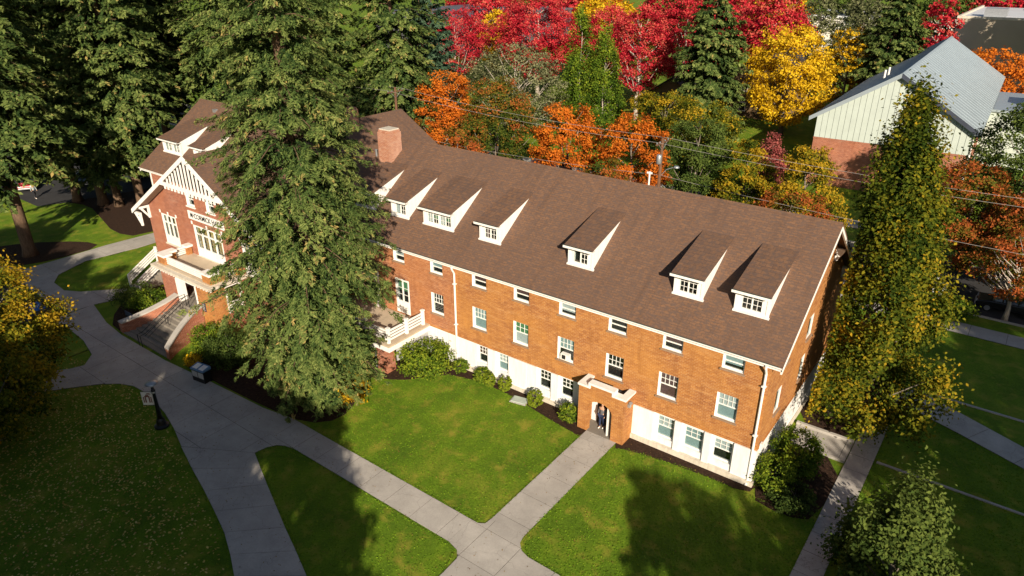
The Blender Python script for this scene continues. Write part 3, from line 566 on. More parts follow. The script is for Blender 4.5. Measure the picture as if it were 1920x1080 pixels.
# ------------------------------------------------------------------ the brick hall
HO = (-29.0, 7.0, 0.0)
hall = empty('brick_hall', HO, 'long brick hall with brown shingle roof, white dormers and gabled left wing', 'building')
def H(name, mb, mats, parent=None, **k): return obj(name, mb, mats, parent or hall, HO, **k)
def cells(u0, u1, z0, z1, holes):
    us = sorted({u0, u1, *[h[0] for h in holes], *[h[1] for h in holes]}); zs = sorted({z0, z1, *[h[2] for h in holes], *[h[3] for h in holes]})
    for a, b in zip(us, us[1:]):
        for c, d in zip(zs, zs[1:]):
            cu, cz = (a + b) / 2, (c + d) / 2
            if not any(h[0] < cu < h[1] and h[2] < cz < h[3] for h in holes): yield a, b, c, d
def wall_y(mb, y, u0, u1, z0, z1, holes=(), depth=.36, m=0, mr=0, mk=1):
    """wall in the plane y facing -Y, with recessed openings"""
    for a, b, c, d in cells(u0, u1, z0, z1, holes): mb.poly([(a, y, c), (b, y, c), (b, y, d), (a, y, d)], m)
    for a, b, c, d in holes:
        e = y + depth
        mb.poly([(a, y, c), (a, y, d), (a, e, d), (a, e, c)], mr).poly([(b, y, d), (b, y, c), (b, e, c), (b, e, d)], mr)
        mb.poly([(a, y, d), (b, y, d), (b, e, d), (a, e, d)], mr).poly([(b, y, c), (a, y, c), (a, e, c), (b, e, c)], mr); mb.poly([(a, e, c), (b, e, c), (b, e, d), (a, e, d)], mk)
def wall_x(mb, x, u0, u1, z0, z1, holes=(), depth=.36, m=0, mr=0, mk=1, s=1):
    for a, b, c, d in cells(u0, u1, z0, z1, holes): mb.poly([(x, a, c), (x, b, c), (x, b, d), (x, a, d)][::s], m)
    for a, b, c, d in holes:
        e = x - depth * s
        mb.poly([(x, a, c), (x, a, d), (e, a, d), (e, a, c)], mr).poly([(x, b, d), (x, b, c), (e, b, c), (e, b, d)], mr)
        mb.poly([(x, a, d), (x, b, d), (e, b, d), (e, a, d)], mr).poly([(x, b, c), (x, a, c), (e, a, c), (e, b, c)], mr); mb.poly([(e, a, c), (e, b, c), (e, b, d), (e, a, d)], mk)

def window(x0, x1, z0, z1, y=0., cols=3, upper=True, blind=None, bfrac=.5, sill=True, fw=.085, parent=None, low=None, split=.5, ac=False):
    """double-hung window in an opening of the wall plane y"""
    y0_ = y; y = y + .10; fr = MB(); d0, d1 = y + .02, y + .13
    fr.box(x0, x0 + fw, d0, d1, z0, z1); fr.box(x1 - fw, x1, d0, d1, z0, z1); fr.box(x0 + fw, x1 - fw, d0, d1, z1 - fw, z1); fr.box(x0 + fw, x1 - fw, d0, d1, z0, z0 + fw)
    zm = z0 + (z1 - z0) * split; fr.box(x0 + fw, x1 - fw, y + .05, y + .12, zm - .03, zm + .03)
    if upper:
        for k in range(1, cols): xx = x0 + fw + (x1 - x0 - 2 * fw) * k / cols; fr.box(xx - .013, xx + .013, y + .06, y + .10, zm + .03, z1 - fw)
        zz = (zm + z1 - fw) / 2; fr.box(x0 + fw, x1 - fw, y + .062, y + .098, zz - .013, zz + .013)
    w = H('window', fr, WHITE, parent)
    H('pane', MB().box(x0 + fw, x1 - fw, y + .074, y + .08, zm + .03, z1 - fw), GLASS, w); H('pane', MB().box(x0 + fw, x1 - fw, y + .074, y + .08, z0 + fw, zm - .03), GLASS, w)
    if blind: H('blind', MB().box(x0 + fw, x1 - fw, y + .105, y + .115, z1 - fw - (z1 - z0 - 2 * fw) * bfrac, z1 - fw), BLINDS[blind], w)
    if low: H('blind', MB().box(x0 + fw, x1 - fw, y + .12, y + .128, z0 + fw, zm), BLINDS[low], w)
    if ac: H('air_conditioner', MB().box(x0 + .3, x1 - .3, y0_ - .12, y + .06, z0 + .1, z0 + .5).box(x0 + .4, x1 - .5, y0_ - .13, y0_ - .12, z0 + .16, z0 + .44, 1), [WHITE, DARK], w)
    if sill: H('sill', MB().box(x0 - .08, x1 + .08, y0_ - .09, y + .02, z0 - .1, z0 - .003), SILL if sill == 1 else WHITE, w)
    return w

RZ, RY, EY = 12.97, 7.035, -.30
SL = 5.30 / 7.405; EZ = RZ - SL * (RY - EY)
XR, XL = .57, -59.8
roofz = lambda y: RZ - SL * abs(y - RY)
first = [(-(2.48 + 3.343 * k), -(2.48 + 3.343 * k) + 1.16, 3.45, 4.98) for k in range(6)] + [(-22.86, -21.75, 3.45, 4.98)]
second = [(-(2.45 + 3.343 * k), -(2.45 + 3.343 * k) + 1.16, 6.48, 7.32) for k in range(6)] + [(-22.8, -21.72, 6.48, 7.34), (-26.3, -25.25, 6.48, 7.34)]
french = (-26.3, -24.95, 2.5, 5.17)
base_w = [(-5.72, -4.62, .72, 2.17), (-4.06, -2.9, .72, 2.12), (-2.36, -1.24, .72, 2.10), (-18.9, -18.0, .9, 2.2), (-17.22, -16.28, .9, 2.2), (-13.92, -12.95, .8, 2.18), (-12.27, -11.3, .8, 2.18)]
mb = MB(); HB = 2.30
allw = first + second + [french]
wall_y(mb, 0, -20.6, 0, HB, 7.62, [w for w in allw if w[0] > -20.6], mr=2); H('brick_wall', mb, [BR_MAIN, DARK, WHITE])
mb = MB(); wall_y(mb, 0, -32.4, -20.6, HB, 7.62, [w for w in allw if w[0] < -20.6], mr=2); H('brick_wall', mb, [BR_MID, DARK, WHITE])
mb = MB(); sidew = [(2.0, 2.9, 3.4, 4.9), (6.2, 7.1, 3.4, 4.9), (2.4, 3.2, 6.3, 7.2), (6.4, 7.4, 6.0, 7.4)]
wall_x(mb, 0, 0, 14.07, HB, 7.7, sidew); mb.poly([(0, .02, 7.7), (0, 14.05, 7.7), (0, RY, RZ - .25)])
wall_x(mb, -58.6, 0, 14.07, 0, 7.7, s=-1); mb.poly([(-58.6, .02, 7.7), (-58.6, RY, RZ - .25), (-58.6, 14.05, 7.7)])
mb.poly([(-58.6, 14.07, 0), (-58.6, 14.07, 7.7), (0, 14.07, 7.7), (0, 14.07, 0)])
H('gable_wall', mb, [BR_MAIN, DARK])
mb = MB(); wall_y(mb, 0, -58.6, -49.6, 0, 7.62, [(-56.5, -55.3, 3.45, 4.98), (-53.5, -52.3, 3.45, 4.98)]); H('brick_wall', mb, [BR_WING, DARK])
for x in (-56.5, -53.5): window(x, x + 1.2, 3.45, 4.98, 0)
# soldier course where brick meets the white base, and white corner board
H('brick_course', MB().box(-32.4, .03, -.03, .05, HB - .012, HB + .14).box(-.02, .032, .05, 14.07, HB - .012, HB + .14), BR_MAIN)
H('corner_board', MB().box(-58.66, -58.44, -.03, .03, 0, 7.4), WHITE)
mb = MB(); wall_y(mb, .02, -32.4, -.02, 0, HB - .01, base_w, depth=.4, mr=0); wall_x(mb, -.02, .02, 14.05, 0, HB - .01)
fnd = H('foundation', mb, [FOUND, DARK])
H('ledge', MB().box(-7.2, .12, -.22, .0, 0, .32).box(-20, -10.3, -.2, .0, 0, .3).box(.0, .1, .02, 14, 0, .25), CREAM, fnd)
for a, b in ((-7.2, -5.85), (-4.55, -4.15), (-2.82, -2.44), (-1.16, .05), (-16.2, -14.0), (-12.87, -12.35), (-17.92, -17.3)): H('pier', MB().box(a, b, -.09, .01, .3 if a > -7.5 else .28, HB - .03), FOUND, fnd)
H('basement_door', MB().box(-15.75, -14.75, -.11, -.088, .3, 2.2), WHITE, fnd)
bl = ['white', 'blue', 'white', None, 'maroon', 'white', 'white']
fb = ['white', 'maroon', None, 'blue', 'green', 'blue', None]; fl = ['blue', 'maroon', None, None, 'white', 'blue', None]
for k, w in enumerate(first): window(*w, blind=fb[k], bfrac=.48, low=fl[k], ac=(k == 3), upper=True, cols=4 if k != 4 else 3)
sb = ['blue', 'maroon', None, 'white', 'maroon', 'maroon', 'blue', 'white']
for k, w in enumerate(second): window(*w, upper=False, blind=sb[k], bfrac=.75 if k in (0, 3) else .62)
for k, (w, b) in enumerate(zip(base_w, ['white', 'blue', 'white', 'maroon', 'white', None, None])): window(*w, y=.05, blind=b, bfrac=.55, low='blue' if k in (0, 1, 4) else None, sill=False)
for a, b, c, d in sidew:
    w = H('window', MB().box(-.13, -.02, a, a + .09, c, d).box(-.13, -.02, b - .09, b, c, d).box(-.13, -.02, a + .09, b - .09, c, c + .08).box(-.13, -.02, a + .09, b - .09, d - .08, d), WHITE)
    H('pane', MB().box(-.08, -.075, a + .09, b - .09, c + .08, d - .08), GLASS, w); H('sill', MB().box(.0, .09, a - .08, b + .08, c - .12, c - .003), SILL, w)
# french door on the deck
x0, x1, z0, z1 = french; fr = MB(); fr.box(x0, x0 + .14, .0, .12, z0, z1).box(x1 - .14, x1, .0, .12, z0, z1).box(x0 + .14, x1 - .14, .0, .12, z1 - .14, z1).box(x0 + .14, x1 - .14, .02, .1, z0, z0 + .95).box((x0 + x1) / 2 - .05, (x0 + x1) / 2 + .05, .02, .1, z0 + .95, z1 - .14)
for k in range(1, 3): fr.box(x0 + .14, x1 - .14, .05, .08, z0 + .95 + k * .5, z0 + .98 + k * .5)
fd = H('french_door', fr, WHITE); H('pane', MB().box(x0 + .14, (x0 + x1) / 2 - .05, .06, .066, z0 + .95, z1 - .14), GLASS, fd); H('pane', MB().box((x0 + x1) / 2 + .05, x1 - .14, .06, .066, z0 + .95, z1 - .14), GLASS, fd)
H('blind', MB().box(x0 + .14, x1 - .14, .2, .21, z0 + 1.7, z1 - .14), BLINDS['green'], fd)

# main roof, gutter, barge, soffit
def roof_slab(mb, ya, yb, x0, x1, th=.2, m=0):
    za, zb = roofz(ya), roofz(yb); mb.extr([(x0, ya, za - th), (x1, ya, za - th), (x1, yb, zb - th), (x0, yb, zb - th)], (0, 0, th), m)
mb = MB(); roof_slab(mb, EY, RY, XL, XR, .19); roof_slab(mb, RY, 2 * RY - EY, XL, XR); rf = H('roof', mb, SHINGLE)
H('ridge_cap', MB().extr([(XL, RY - .16, RZ - .09), (XL, RY, RZ + .03), (XL, RY + .16, RZ - .09)], (XR - XL, 0, 0)), SHINGLE, rf)
H('gutter', MB().extr([(-32.0, EY - .10, EZ - .09), (-32.0, EY - .10, EZ + .01), (-32.0, EY - .08, EZ + .01), (-32.0, EY - .08, EZ - .07), (-32.0, EY - .005, EZ - .07), (-32.0, EY - .005, EZ - .09)], (32.4, 0, 0)), GUTTER, rf)
for a, b in ((-32, XR), (XL, -50.4)):
    H('fascia', MB().box(a, b, EY, EY + .04, EZ - .28, EZ - .19), WHITE, rf); H('soffit', MB().box(a, b, EY + .04, 0, EZ - .28, EZ - .25), WHITE, rf)
    H('gutter_lip', MB().box(a, b, EY - .13, EY - .10, EZ - .09, EZ - .03), WHITE, rf)
for s, y in ((-1, EY), (1, 2 * RY - EY)):
    H('barge_board', MB().extr([(XR - .06, y, EZ - .42), (XR - .06, RY, RZ - .42), (XR - .06, RY, RZ - .2), (XR - .06, y, EZ - .2)], (.09, 0, 0)), WHITE, rf)
    H('barge_board', MB().extr([(XL - .03, y, EZ - .42), (XL - .03, RY, RZ - .42), (XL - .03, RY, RZ - .2), (XL - .03, y, EZ - .2)], (.09, 0, 0)), WHITE, rf)
for y in (1.2, 4.2, RY, 9.8, 12.8):
    z = roofz(y) - .45; H('bracket', MB().extr([(0, y - .08, z), (XR - .1, y - .08, z), (XR - .1, y - .08, z - .14), (.14, y - .08, z - .75), (0, y - .08, z - .75)], (0, .16, 0)), WHITE, rf)
for x in (-20.6, -.18):
    mb = MB().tube([(x, EY - .06, EZ - .16), (x, EY - .03, EZ - .35), (x, -.1, EZ - .75), (x, -.1, .25), (x, -.3, .1)], .065, 8); mb.box(x - .11, x + .11, -.2, .0, 6.2, 6.26).box(x - .11, x + .11, -.2, .0, 3.2, 3.26); H('downspout', mb, WHITE, smooth=False)
H('conduit_box', MB().box(.04, .16, .25, .5, 2.2, 2.6), WHITE)
H('roof_vent', MB().lathe([(.07, 0), (.07, .55), (.1, .55), (.1, .62)], (-33.0, 5.3, roofz(5.3) - .1), 8), METAL_G, rf)
H('roof_vent', MB().box(-56.2, -55.8, 6.0, 6.35, roofz(6.1) - .1, roofz(6.1) + .22), METAL_G, rf)
def chimney(x0, x1, y0, y1, zt, zb):
    c = H('chimney', MB().box(x0, x1, y0, y1, zb, zt - .25).box(x0 + .06, x1 - .06, y0 + .06, y1 - .06, zt - .25, zt - .08), CHIM, rf)
CHIM = brick('brick_chimney', (.42, .17, .085), (.34, .13, .07), (.42, .32, .25), ((.50, .33, .26), (.26, .09, .05)))
chimney(-32.35, -31.05, 4.95, 6.15, 14.0, 11.0)
H('chimney_cap', MB().box(-32.25, -31.15, 5.05, 6.05, 13.9, 14.0), CREAM, rf)
chimney(-40.75, -39.95, 9.2, 9.9, 14.05, 11.5)

# dormers
def dormer(x0, x1, wins, k=0):
    yb = 1.62; zt = 10.27; ye, yt = 1.22, 5.12; top = lambda y: 10.40 + (roofz(5.12) + .03 - 10.40) * (y - ye) / (yt - ye)
    zb = roofz(yb) - .06; holes = [(a - .06, b + .08, zb + .20, zt - .04) for a, b in wins]
    mb = MB(); wall_y(mb, yb, x0, x1, zb, zt + .02, holes, depth=.3)
    for x in (x0, x1): mb.poly([(x, yb, zb), (x, yt - .1, roofz(yt - .1) - .05), (x, yt - .1, top(yt - .1) - .05), (x, yb, top(yb) - .08)])
    mb.box(x0 - .04, x0 + .14, yb - .03, yb - .002, zb + .03, zt).box(x1 - .14, x1 + .04, yb - .03, yb - .002, zb + .03, zt)
    d = H('dormer', mb, [WHITE, DARK])
    H('dormer_roof', MB().extr([(x0 - .1, ye, top(ye) - .09), (x1 + .1, ye, top(ye) - .09), (x1 + .1, yt, top(yt) - .09), (x0 - .1, yt, top(yt) - .09)], (0, 0, .09)), SHINGLE, d)
    H('dormer_fascia', MB().box(x0 - .13, x1 + .13, ye - .1, ye - .01, top(ye) - .16, top(ye) - .02).box(x0 - .1, x1 + .1, ye - .01, yb, top(ye) - .16, top(ye) - .12), WHITE, d)
    H('dormer_gutter', MB().box(x0 - .13, x1 + .13, ye - .095, ye - .015, top(ye) - .02, top(ye) + .0), GUTTER, d)
    H('dormer_sill', MB().box(x0 - .08, x1 + .08, yb - .1, yb - .002, zb - .0, zb + .1), WHITE, d)
    for i, (a, b, c, e) in enumerate(holes):
        fr = MB(); y = yb; fr.box(a, a + .06, y, y + .1, c, e).box(b - .06, b, y, y + .1, c, e).box(a + .06, b - .06, y, y + .1, c, c + .06).box(a + .06, b - .06, y, y + .1, e - .06, e)
        m = (a + b) / 2; fr.box(m - .035, m + .035, y + .01, y + .09, c + .06, e - .06)
        for s0, s1 in ((a + .06, m - .035), (m + .035, b - .06)):
            if k % 3 != 2 or s0 > m:
                fr.box((s0 + s1) / 2 - .012, (s0 + s1) / 2 + .012, y + .04, y + .07, c + .06, e - .06)
                for q in (1, 2): zz = c + .06 + (e - c - .12) * q / 3; fr.box(s0, s1, y + .042, y + .068, zz - .012, zz + .012)
            H('pane', MB().box(s0, s1, y + .052, y + .058, c + .06, e - .06), GLASS, d)
        H('window_frame', fr, WHITE, d)
        if k in (1, 2, 3, 4): H('blind', MB().box(a + .06, m - .04, y + .14, y + .15, c + .06, e - .06), BLINDS['maroon' if k == 4 else 'white'], d)
        if k in (1, 3, 8): H('blind', MB().box(m + .04, b - .06, y + .14, y + .15, c + .3, e - .06), BLINDS['green' if k != 8 else 'blue'], d)
dormer(-2.75, -1.0, [(-2.40, -1.42)], 7); dormer(-6.15, -4.5, [(-5.85, -4.9)], 6); dormer(-12.95, -11.25, [(-12.6, -11.7)], 5); dormer(-19.75, -18.1, [(-19.35, -18.45)], 4)
dormer(-24.7, -22.05, [(-24.35, -23.42), (-23.22, -22.3)], 3); dormer(-27.8, -26.17, [(-27.4, -26.5)], 2); dormer(-31.55, -29.5, [(-31.2, -30.7), (-30.6, -29.75)], 1)
dormer(-58.2, -55.1, [(-57.8, -56.8), (-56.4, -55.5)], 8); dormer(-53.0, -51.0, [(-52.4, -51.5)], 0)

# ---- gabled wing
CX, S2, CZ, YB, YR = -40.9, .612, 12.8, -5.95, 16.0; HW = 9.35; WY = -5.1; WL, WR = -49.6, -32.2
gz = lambda x: CZ - S2 * abs(x - CX)
mb = MB()
for s in (-1, 1): mb.extr([(CX, YB, CZ - .2), (CX, YR, CZ - .2), (CX + s * HW, YR, CZ - .2 - S2 * HW), (CX + s * HW, YB, CZ - .2 - S2 * HW)][::s], (0, 0, .2))
wr_ = H('wing_roof', mb, SHINGLE)
for s in (-1, 1):
    H('barge_board', MB().extr([(CX, YB - .09, CZ + .02), (CX + s * (HW + .25), YB - .09, CZ + .02 - S2 * (HW + .25)), (CX + s * (HW + .25), YB - .09, CZ - .34 - S2 * (HW + .25)), (CX, YB - .09, CZ - .34)], (0, .09, 0)), WHITE, wr_)
    H('rake_soffit', MB().extr([(CX + s * .3, YB + .01, CZ - .22 - S2 * .3), (CX + s * HW, YB + .01, CZ - .22 - S2 * HW), (CX + s * HW, WY, CZ - .22 - S2 * HW), (CX + s * .3, WY, CZ - .22 - S2 * .3)], (0, 0, -.04)), CREAM, wr_)
ZB = 10.35; hb = (CZ - .4 - ZB) / S2
H('collar_beam', MB().box(CX - hb - .5, CX + hb + .5, YB - .12, YB - .0, ZB - .28, ZB), WHITE, wr_)
n = 15
for i in range(n):
    x = CX - hb + .1 + (2 * hb - .2) * i / (n - 1); zt = gz(x) - .4
    if zt - ZB > .1: H('slat', MB().box(x - .085, x + .085, YB - .07, YB - .01, ZB + .002, zt), WHITE, wr_)
    H('dentil', MB().box(x - .1, x + .1, YB - .08, YB - .02, ZB - .52, ZB - .282), WHITE, wr_)
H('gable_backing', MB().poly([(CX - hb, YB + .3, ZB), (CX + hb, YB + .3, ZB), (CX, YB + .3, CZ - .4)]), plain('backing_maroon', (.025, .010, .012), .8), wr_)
for y, x in ((YB + .1, WL - .02), (-4.3, WL - .02)):
    zt = gz(WL - .9) - .22; b = MB(); b.box(x - .95, x, y, y + .16, zt - .2, zt).box(x - .16, x, y + .002, y + .158, zt - 1.1, zt - .2); b.extr([(x - .9, y + .02, zt - .2), (x - .72, y + .02, zt - .2), (x - .16, y + .02, zt - .85), (x - .16, y + .02, zt - 1.05)], (0, .12, 0)); H('bracket', b, WHITE, wr_)
for x in (WL + .15, WR - .3):
    zt = gz(x) - .25; b = MB(); b.box(x, x + .16, YB + .05, WY, zt - .2, zt).box(x + .002, x + .158, WY - .16, WY, zt - 1.1, zt - .2); b.extr([(x + .02, YB + .1, zt - .2), (x + .02, YB + .3, zt - .2), (x + .02, WY - .16, zt - .85), (x + .02, WY - .16, zt - 1.05)], (.12, 0, 0)); H('bracket', b, WHITE, wr_)
upw = [(-43.15, -42.1, 8.5, 9.5), (-40.5, -39.45, 8.5, 9.5)]
fdw = [(-47.5, -45.4, 4.45, 7.0), (-42.85, -39.15, 4.42, 7.0), (-36.6, -34.5, 4.45, 7.0)]
door = (-41.9, -39.9, 1.7, 3.7)
mb = MB(); wall_y(mb, WY, WL, WR, 0, 7.45, fdw + [door], mr=2); zc = gz(CX - 3) - .24
wall_y(mb, WY, CX - 3, CX + 3, 7.45, zc, upw, mr=2); mb.poly([(CX - 3, WY, zc), (CX + 3, WY, zc), (CX, WY, CZ - .22)])
for s in (-1, 1): mb.poly([(CX + s * 3, WY, 7.45), (CX + s * 3, WY, zc), (CX + s * 8.5, WY, 7.45)][::s])
wall_x(mb, WR, WY, 0, 0, 7.4); wall_x(mb, WL, WY, 0, 0, 7.3, s=-1)
H('wing_wall', mb, [BR_WING, DARK, WHITE]); mb = MB(); wall_x(mb, WR, 14.07, 15.2, 0, 7.4)
mb.poly([(WL, 15.2, 0), (WL, 15.2, 7.4), (CX, 15.2, CZ - .2), (WR, 15.2, 7.4), (WR, 15.2, 0)])
H('brick_wall', mb, BR_WING)
for w in upw: window(*w, y=WY, upper=True, cols=2, sill=2)
H('quoin', MB().box(-43.35, -43.2, WY - .03, WY, 9.5, 9.68).box(-42.05, -41.9, WY - .03, WY, 9.5, 9.68).box(-40.7, -40.55, WY - .03, WY, 9.5, 9.68).box(-39.4, -39.25, WY - .03, WY, 9.5, 9.68), WHITE)
def bigwin(x0, x1, z0, z1, n):
    fr = MB(); y = WY; fr.box(x0, x0 + .12, y - .02, y + .12, z0, z1).box(x1 - .12, x1, y - .02, y + .12, z0, z1).box(x0 + .12, x1 - .12, y - .02, y + .12, z1 - .1, z1).box(x0 + .12, x1 - .12, y - .015, y + .1, z0, z0 + .75)
    zt = z1 - .68; fr.box(x0 + .12, x1 - .12, y - .01, y + .1, zt - .05, zt + .05)
    for i in range(1, n): x = x0 + .12 + (x1 - x0 - .24) * i / n; fr.box(x - .05, x + .05, y - .012, y + .1, z0 + .75, z1 - .1)
    w = H('tall_window', fr, WHITE); le = MB()
    for i in range(n):
        a = x0 + .12 + (x1 - x0 - .24) * i / n + .05; b = x0 + .12 + (x1 - x0 - .24) * (i + 1) / n - .05
        H('pane', MB().box(a, b, y + .05, y + .056, z0 + .75, zt - .05), GLASS, w); H('pane', MB().box(a, b, y + .05, y + .056, zt + .05, z1 - .1), GLASS, w)
        for j in range(1, 4): le.box(a, b, y + .044, y + .062, z0 + .75 + j * .27, z0 + .765 + j * .27)
        le.box((a + b) / 2 - .008, (a + b) / 2 + .008, y + .045, y + .061, z0 + .75, zt - .05)
        H('curtain', MB().box(a + (b - a) * .0, a + (b - a) * .68, y + .2, y + .21, z0 + .75, z1 - .1), BLINDS['tan'], w)
    H('leading', le, METAL_G, w)
    q = MB()
    for x in (x0 - .22, (x0 + x1) / 2 - .08, x1 + .06): q.box(x, x + .16, y - .035, y, z1 + .01, z1 + .26)
    H('keystone', q, WHITE, w); H('sill', MB().box(x0 - .1, x1 + .1, y - .1, y - .022, z0 - .1, z0 + .02), CREAM, w)
bigwin(*fdw[0], 3); bigwin(*fdw[1], 4); bigwin(*fdw[2], 3)
dr = H('entrance_door', MB().box(door[0] + .08, door[1] - .08, WY + .12, WY + .18, door[2], door[3] - .08), plain('door_wood', (.30, .15, .06), .5, .2)); H('door_frame', MB().box(door[0], door[0] + .08, WY + .02, WY + .2, door[2], door[3]).box(door[1] - .08, door[1], WY + .02, WY + .2, door[2], door[3]).box(door[0] + .08, door[1] - .08, WY + .02, WY + .2, door[3] - .08, door[3]), WHITE, dr)

# ---- portico with balcony and curved steps
PX0, PX1, PYF, FZ, BZ = -44.1, -37.1, -7.75, 1.70, 4.40
pt = H('portico', MB().box(-39.3, PX1, PYF, PYF + .75, 0, 4.0).box(PX1 - .7, PX1, PYF + .75, -6.75, 0, 4.0), BR_MAIN)
H('pier', MB().box(PX0, -42.1, PYF, PYF + .75, 0, 4.0).box(PX0, PX0 + .7, PYF + .75, -6.75, 0, 4.0), BR_WING, pt)
for x in (PX0, PX1 - .7): H('pilaster', MB().box(x, x + .7, WY - .35, WY, 0, 4.0), BR_WING, pt)
for x in (PX0 + .08, PX1 - .5): H('low_wall', MB().box(x, x + .42, -6.75, WY - .35, 0, 1.7), BR_WING, pt)
H('portico_floor', MB().box(PX0 + .7, PX1 - .7, PYF + .75, WY, 1.4, FZ - .006).box(-42.1, -39.3, PYF - .25, PYF + .75, 1.4, FZ), CONC_S, pt)
H('lintel', MB().box(-42.1, -39.3, PYF + .02, PYF + .6, 3.62, 4.0), WHITE, pt)
for x in (-42.1, -39.48): H('jamb', MB().box(x, x + .18, PYF - .03, PYF + .6, FZ, 3.62), WHITE, pt)
for x in (PX0 - .03, PX1 - .12):
    H('side_opening_frame', MB().box(x, x + .15, -6.75, -6.62, 1.7, 4.0).box(x, x + .15, WY - .48, WY - .35, 1.7, 4.0).box(x, x + .15, -6.62, WY - .48, 3.8, 4.0), WHITE, pt)
    for k in range(4): H('rail', MB().box(x + .02, x + .1, -6.62, WY - .48, 1.8 + k * .22, 1.92 + k * .22), WHITE, pt)
cn = MB().box(PX0 - .45, PX1 + .45, PYF - .45, WY, 4.14, 4.34).box(PX0 - .2, PX1 + .2, PYF - .2, WY, 4.0, 4.14)
H('cornice', cn, CREAM, pt); 
for i in range(22): H('dentil', MB().box(PX0 - .3 + i * .36, PX0 - .18 + i * .36, PYF - .4, PYF - .2, 4.03, 4.138), WHITE, pt)
H('balcony_floor', MB().box(PX0 - .1, PX1 + .1, PYF - .1, WY, 4.34, BZ), DECKC, pt)
def parapet(x0, x1, y0, y1):
    H('parapet_pier', MB().box(x0, x1, y0, y1, BZ, 5.02), BR_MAIN, pt); H('pier_cap', MB().box(x0 - .08, x1 + .08, y0 - .08, y1 + .08, 5.02, 5.18), WHITE, pt)
parapet(PX0 - .02, PX0 + 1.0, PYF, PYF + .55); parapet(PX0 - .02, PX0 + .5, PYF + .55 + .16, PYF + 1.2); parapet(PX1 - 1.0, PX1 + .02, PYF, PYF + .55); parapet(PX1 - .5, PX1 + .02, PYF + .55 + .16, PYF + 1.2)
parapet(PX0 - .02, PX0 + .45, WY - .5, WY - .09); parapet(PX1 - .45, PX1 + .02, WY - .5, WY - .09)
for k in range(4):
    z = BZ + .1 + k * .15; t = .085 if k < 3 else .12
    H('rail', MB().box(PX0 + 1.0, PX1 - 1.0, PYF + .14, PYF + .26, z, z + t), WHITE, pt)
    for x in (PX0 + .1, PX1 - .3): H('rail', MB().box(x, x + .12, PYF + 1.2, WY - .5, z, z + t), WHITE, pt)
st = H('stairs', MB().prism([(-42.1, -8.0), (-39.3, -8.0), (-38.9, -8.6), (-38.6, -9.4), (-38.3, -10.6), (-42.9, -10.6), (-42.6, -9.4), (-42.4, -8.6)], 0, .5), CONC_S)
ns = 10; arc = lambda t: .02 + 1.65 * t ** 1.7       # how far the cheek walls swing out
for i in range(ns):
    t0, t1 = i / ns, (i + 1) / ns; y0 = -8.0 - 3.6 * t0; y1 = -8.0 - 3.6 * t1; zt = FZ - (i + 1) * FZ / (ns + .0) + .17
    H('step', MB().prism([(-42.1 - arc(t0), y0), (-39.3 + arc(t0), y0), (-39.3 + arc(t1), y1 - .03), (-42.1 - arc(t1), y1 - .03)], 0, max(.1, zt - .17)), CONC_S, st)
def cheek(s, x0):
    w, cp, N = MB(), MB(), 14; pi = [(x0 + s * arc(i / N), -7.8 - 3.85 * i / N, 2.15 - 1.35 * (i / N)) for i in range(N + 1)]
    for a, b in zip(pi, pi[1:]):
        o = s * .42
        w.add([(a[0], a[1], 0), (a[0] + o, a[1], 0), (b[0] + o, b[1], 0), (b[0], b[1], 0), (a[0], a[1], a[2]), (a[0] + o, a[1], a[2]), (b[0] + o, b[1], b[2]), (b[0], b[1], b[2])], [(0, 3, 2, 1), (4, 5, 6, 7), (0, 1, 5, 4), (1, 2, 6, 5), (2, 3, 7, 6), (3, 0, 4, 7)])
        e = s * .06; f = lambda p, q, z: (p[0] + q, p[1], p[2] + z)
        cp.add([f(a, -e, .003), f(a, o + e, .003), f(b, o + e, .003), f(b, -e, .003), f(a, -e, .12), f(a, o + e, .12), f(b, o + e, .12), f(b, -e, .12)], [(0, 3, 2, 1), (4, 5, 6, 7), (0, 1, 5, 4), (1, 2, 6, 5), (2, 3, 7, 6), (3, 0, 4, 7)])
    H('cheek_wall', w, BR_WING, st); H('coping', cp, CONC, st)
cheek(1, -39.3); cheek(-1, -42.1)
for x in (-40.9, -40.5):
    H('handrail', MB().tube([(x, -7.9, FZ), (x, -7.9, FZ + .95), (x, -8.5, FZ + .9), (x, -11.5, 1.0), (x, -11.9, .95), (x, -11.9, .05)], .028, 6).tube([(x, -9.7, .9), (x, -9.7, 1.6)], .025, 6).tube([(x, -8.4, FZ - .1), (x, -8.4, FZ + .55), (x, -11.4, .6)], .02, 6), METAL_D, st)

# ---- side stair left of the wing
ss = H('side_stair', MB().box(-51.6, -49.65, -4.4, -1.0, 0, 1.7), CONC_S)
for i in range(8): H('step', MB().box(-51.5, -49.8, -4.4 - .32 * (i + 1), -4.4 - .32 * i, 0, 1.7 - .19 * (i + 1)), CONC_S, ss)
for x in (-51.6, -49.85):
    for k in range(4): z = 1.95 + k * .22; H('rail', MB().extr([(x, -4.4, z), (x, -7.1, z - 1.55), (x, -7.1, z - 1.43), (x, -4.4, z + .12)], (.07, 0, 0)), WHITE, ss); H('rail', MB().box(x, x + .07, -4.4, -1, z, z + .12), WHITE, ss)
    for y, z in ((-7.15, 0), (-4.45, 1.7), (-1.1, 1.7)): H('post', MB().box(x - .04, x + .12, y, y + .16, 0, z + 1.15), WHITE, ss)

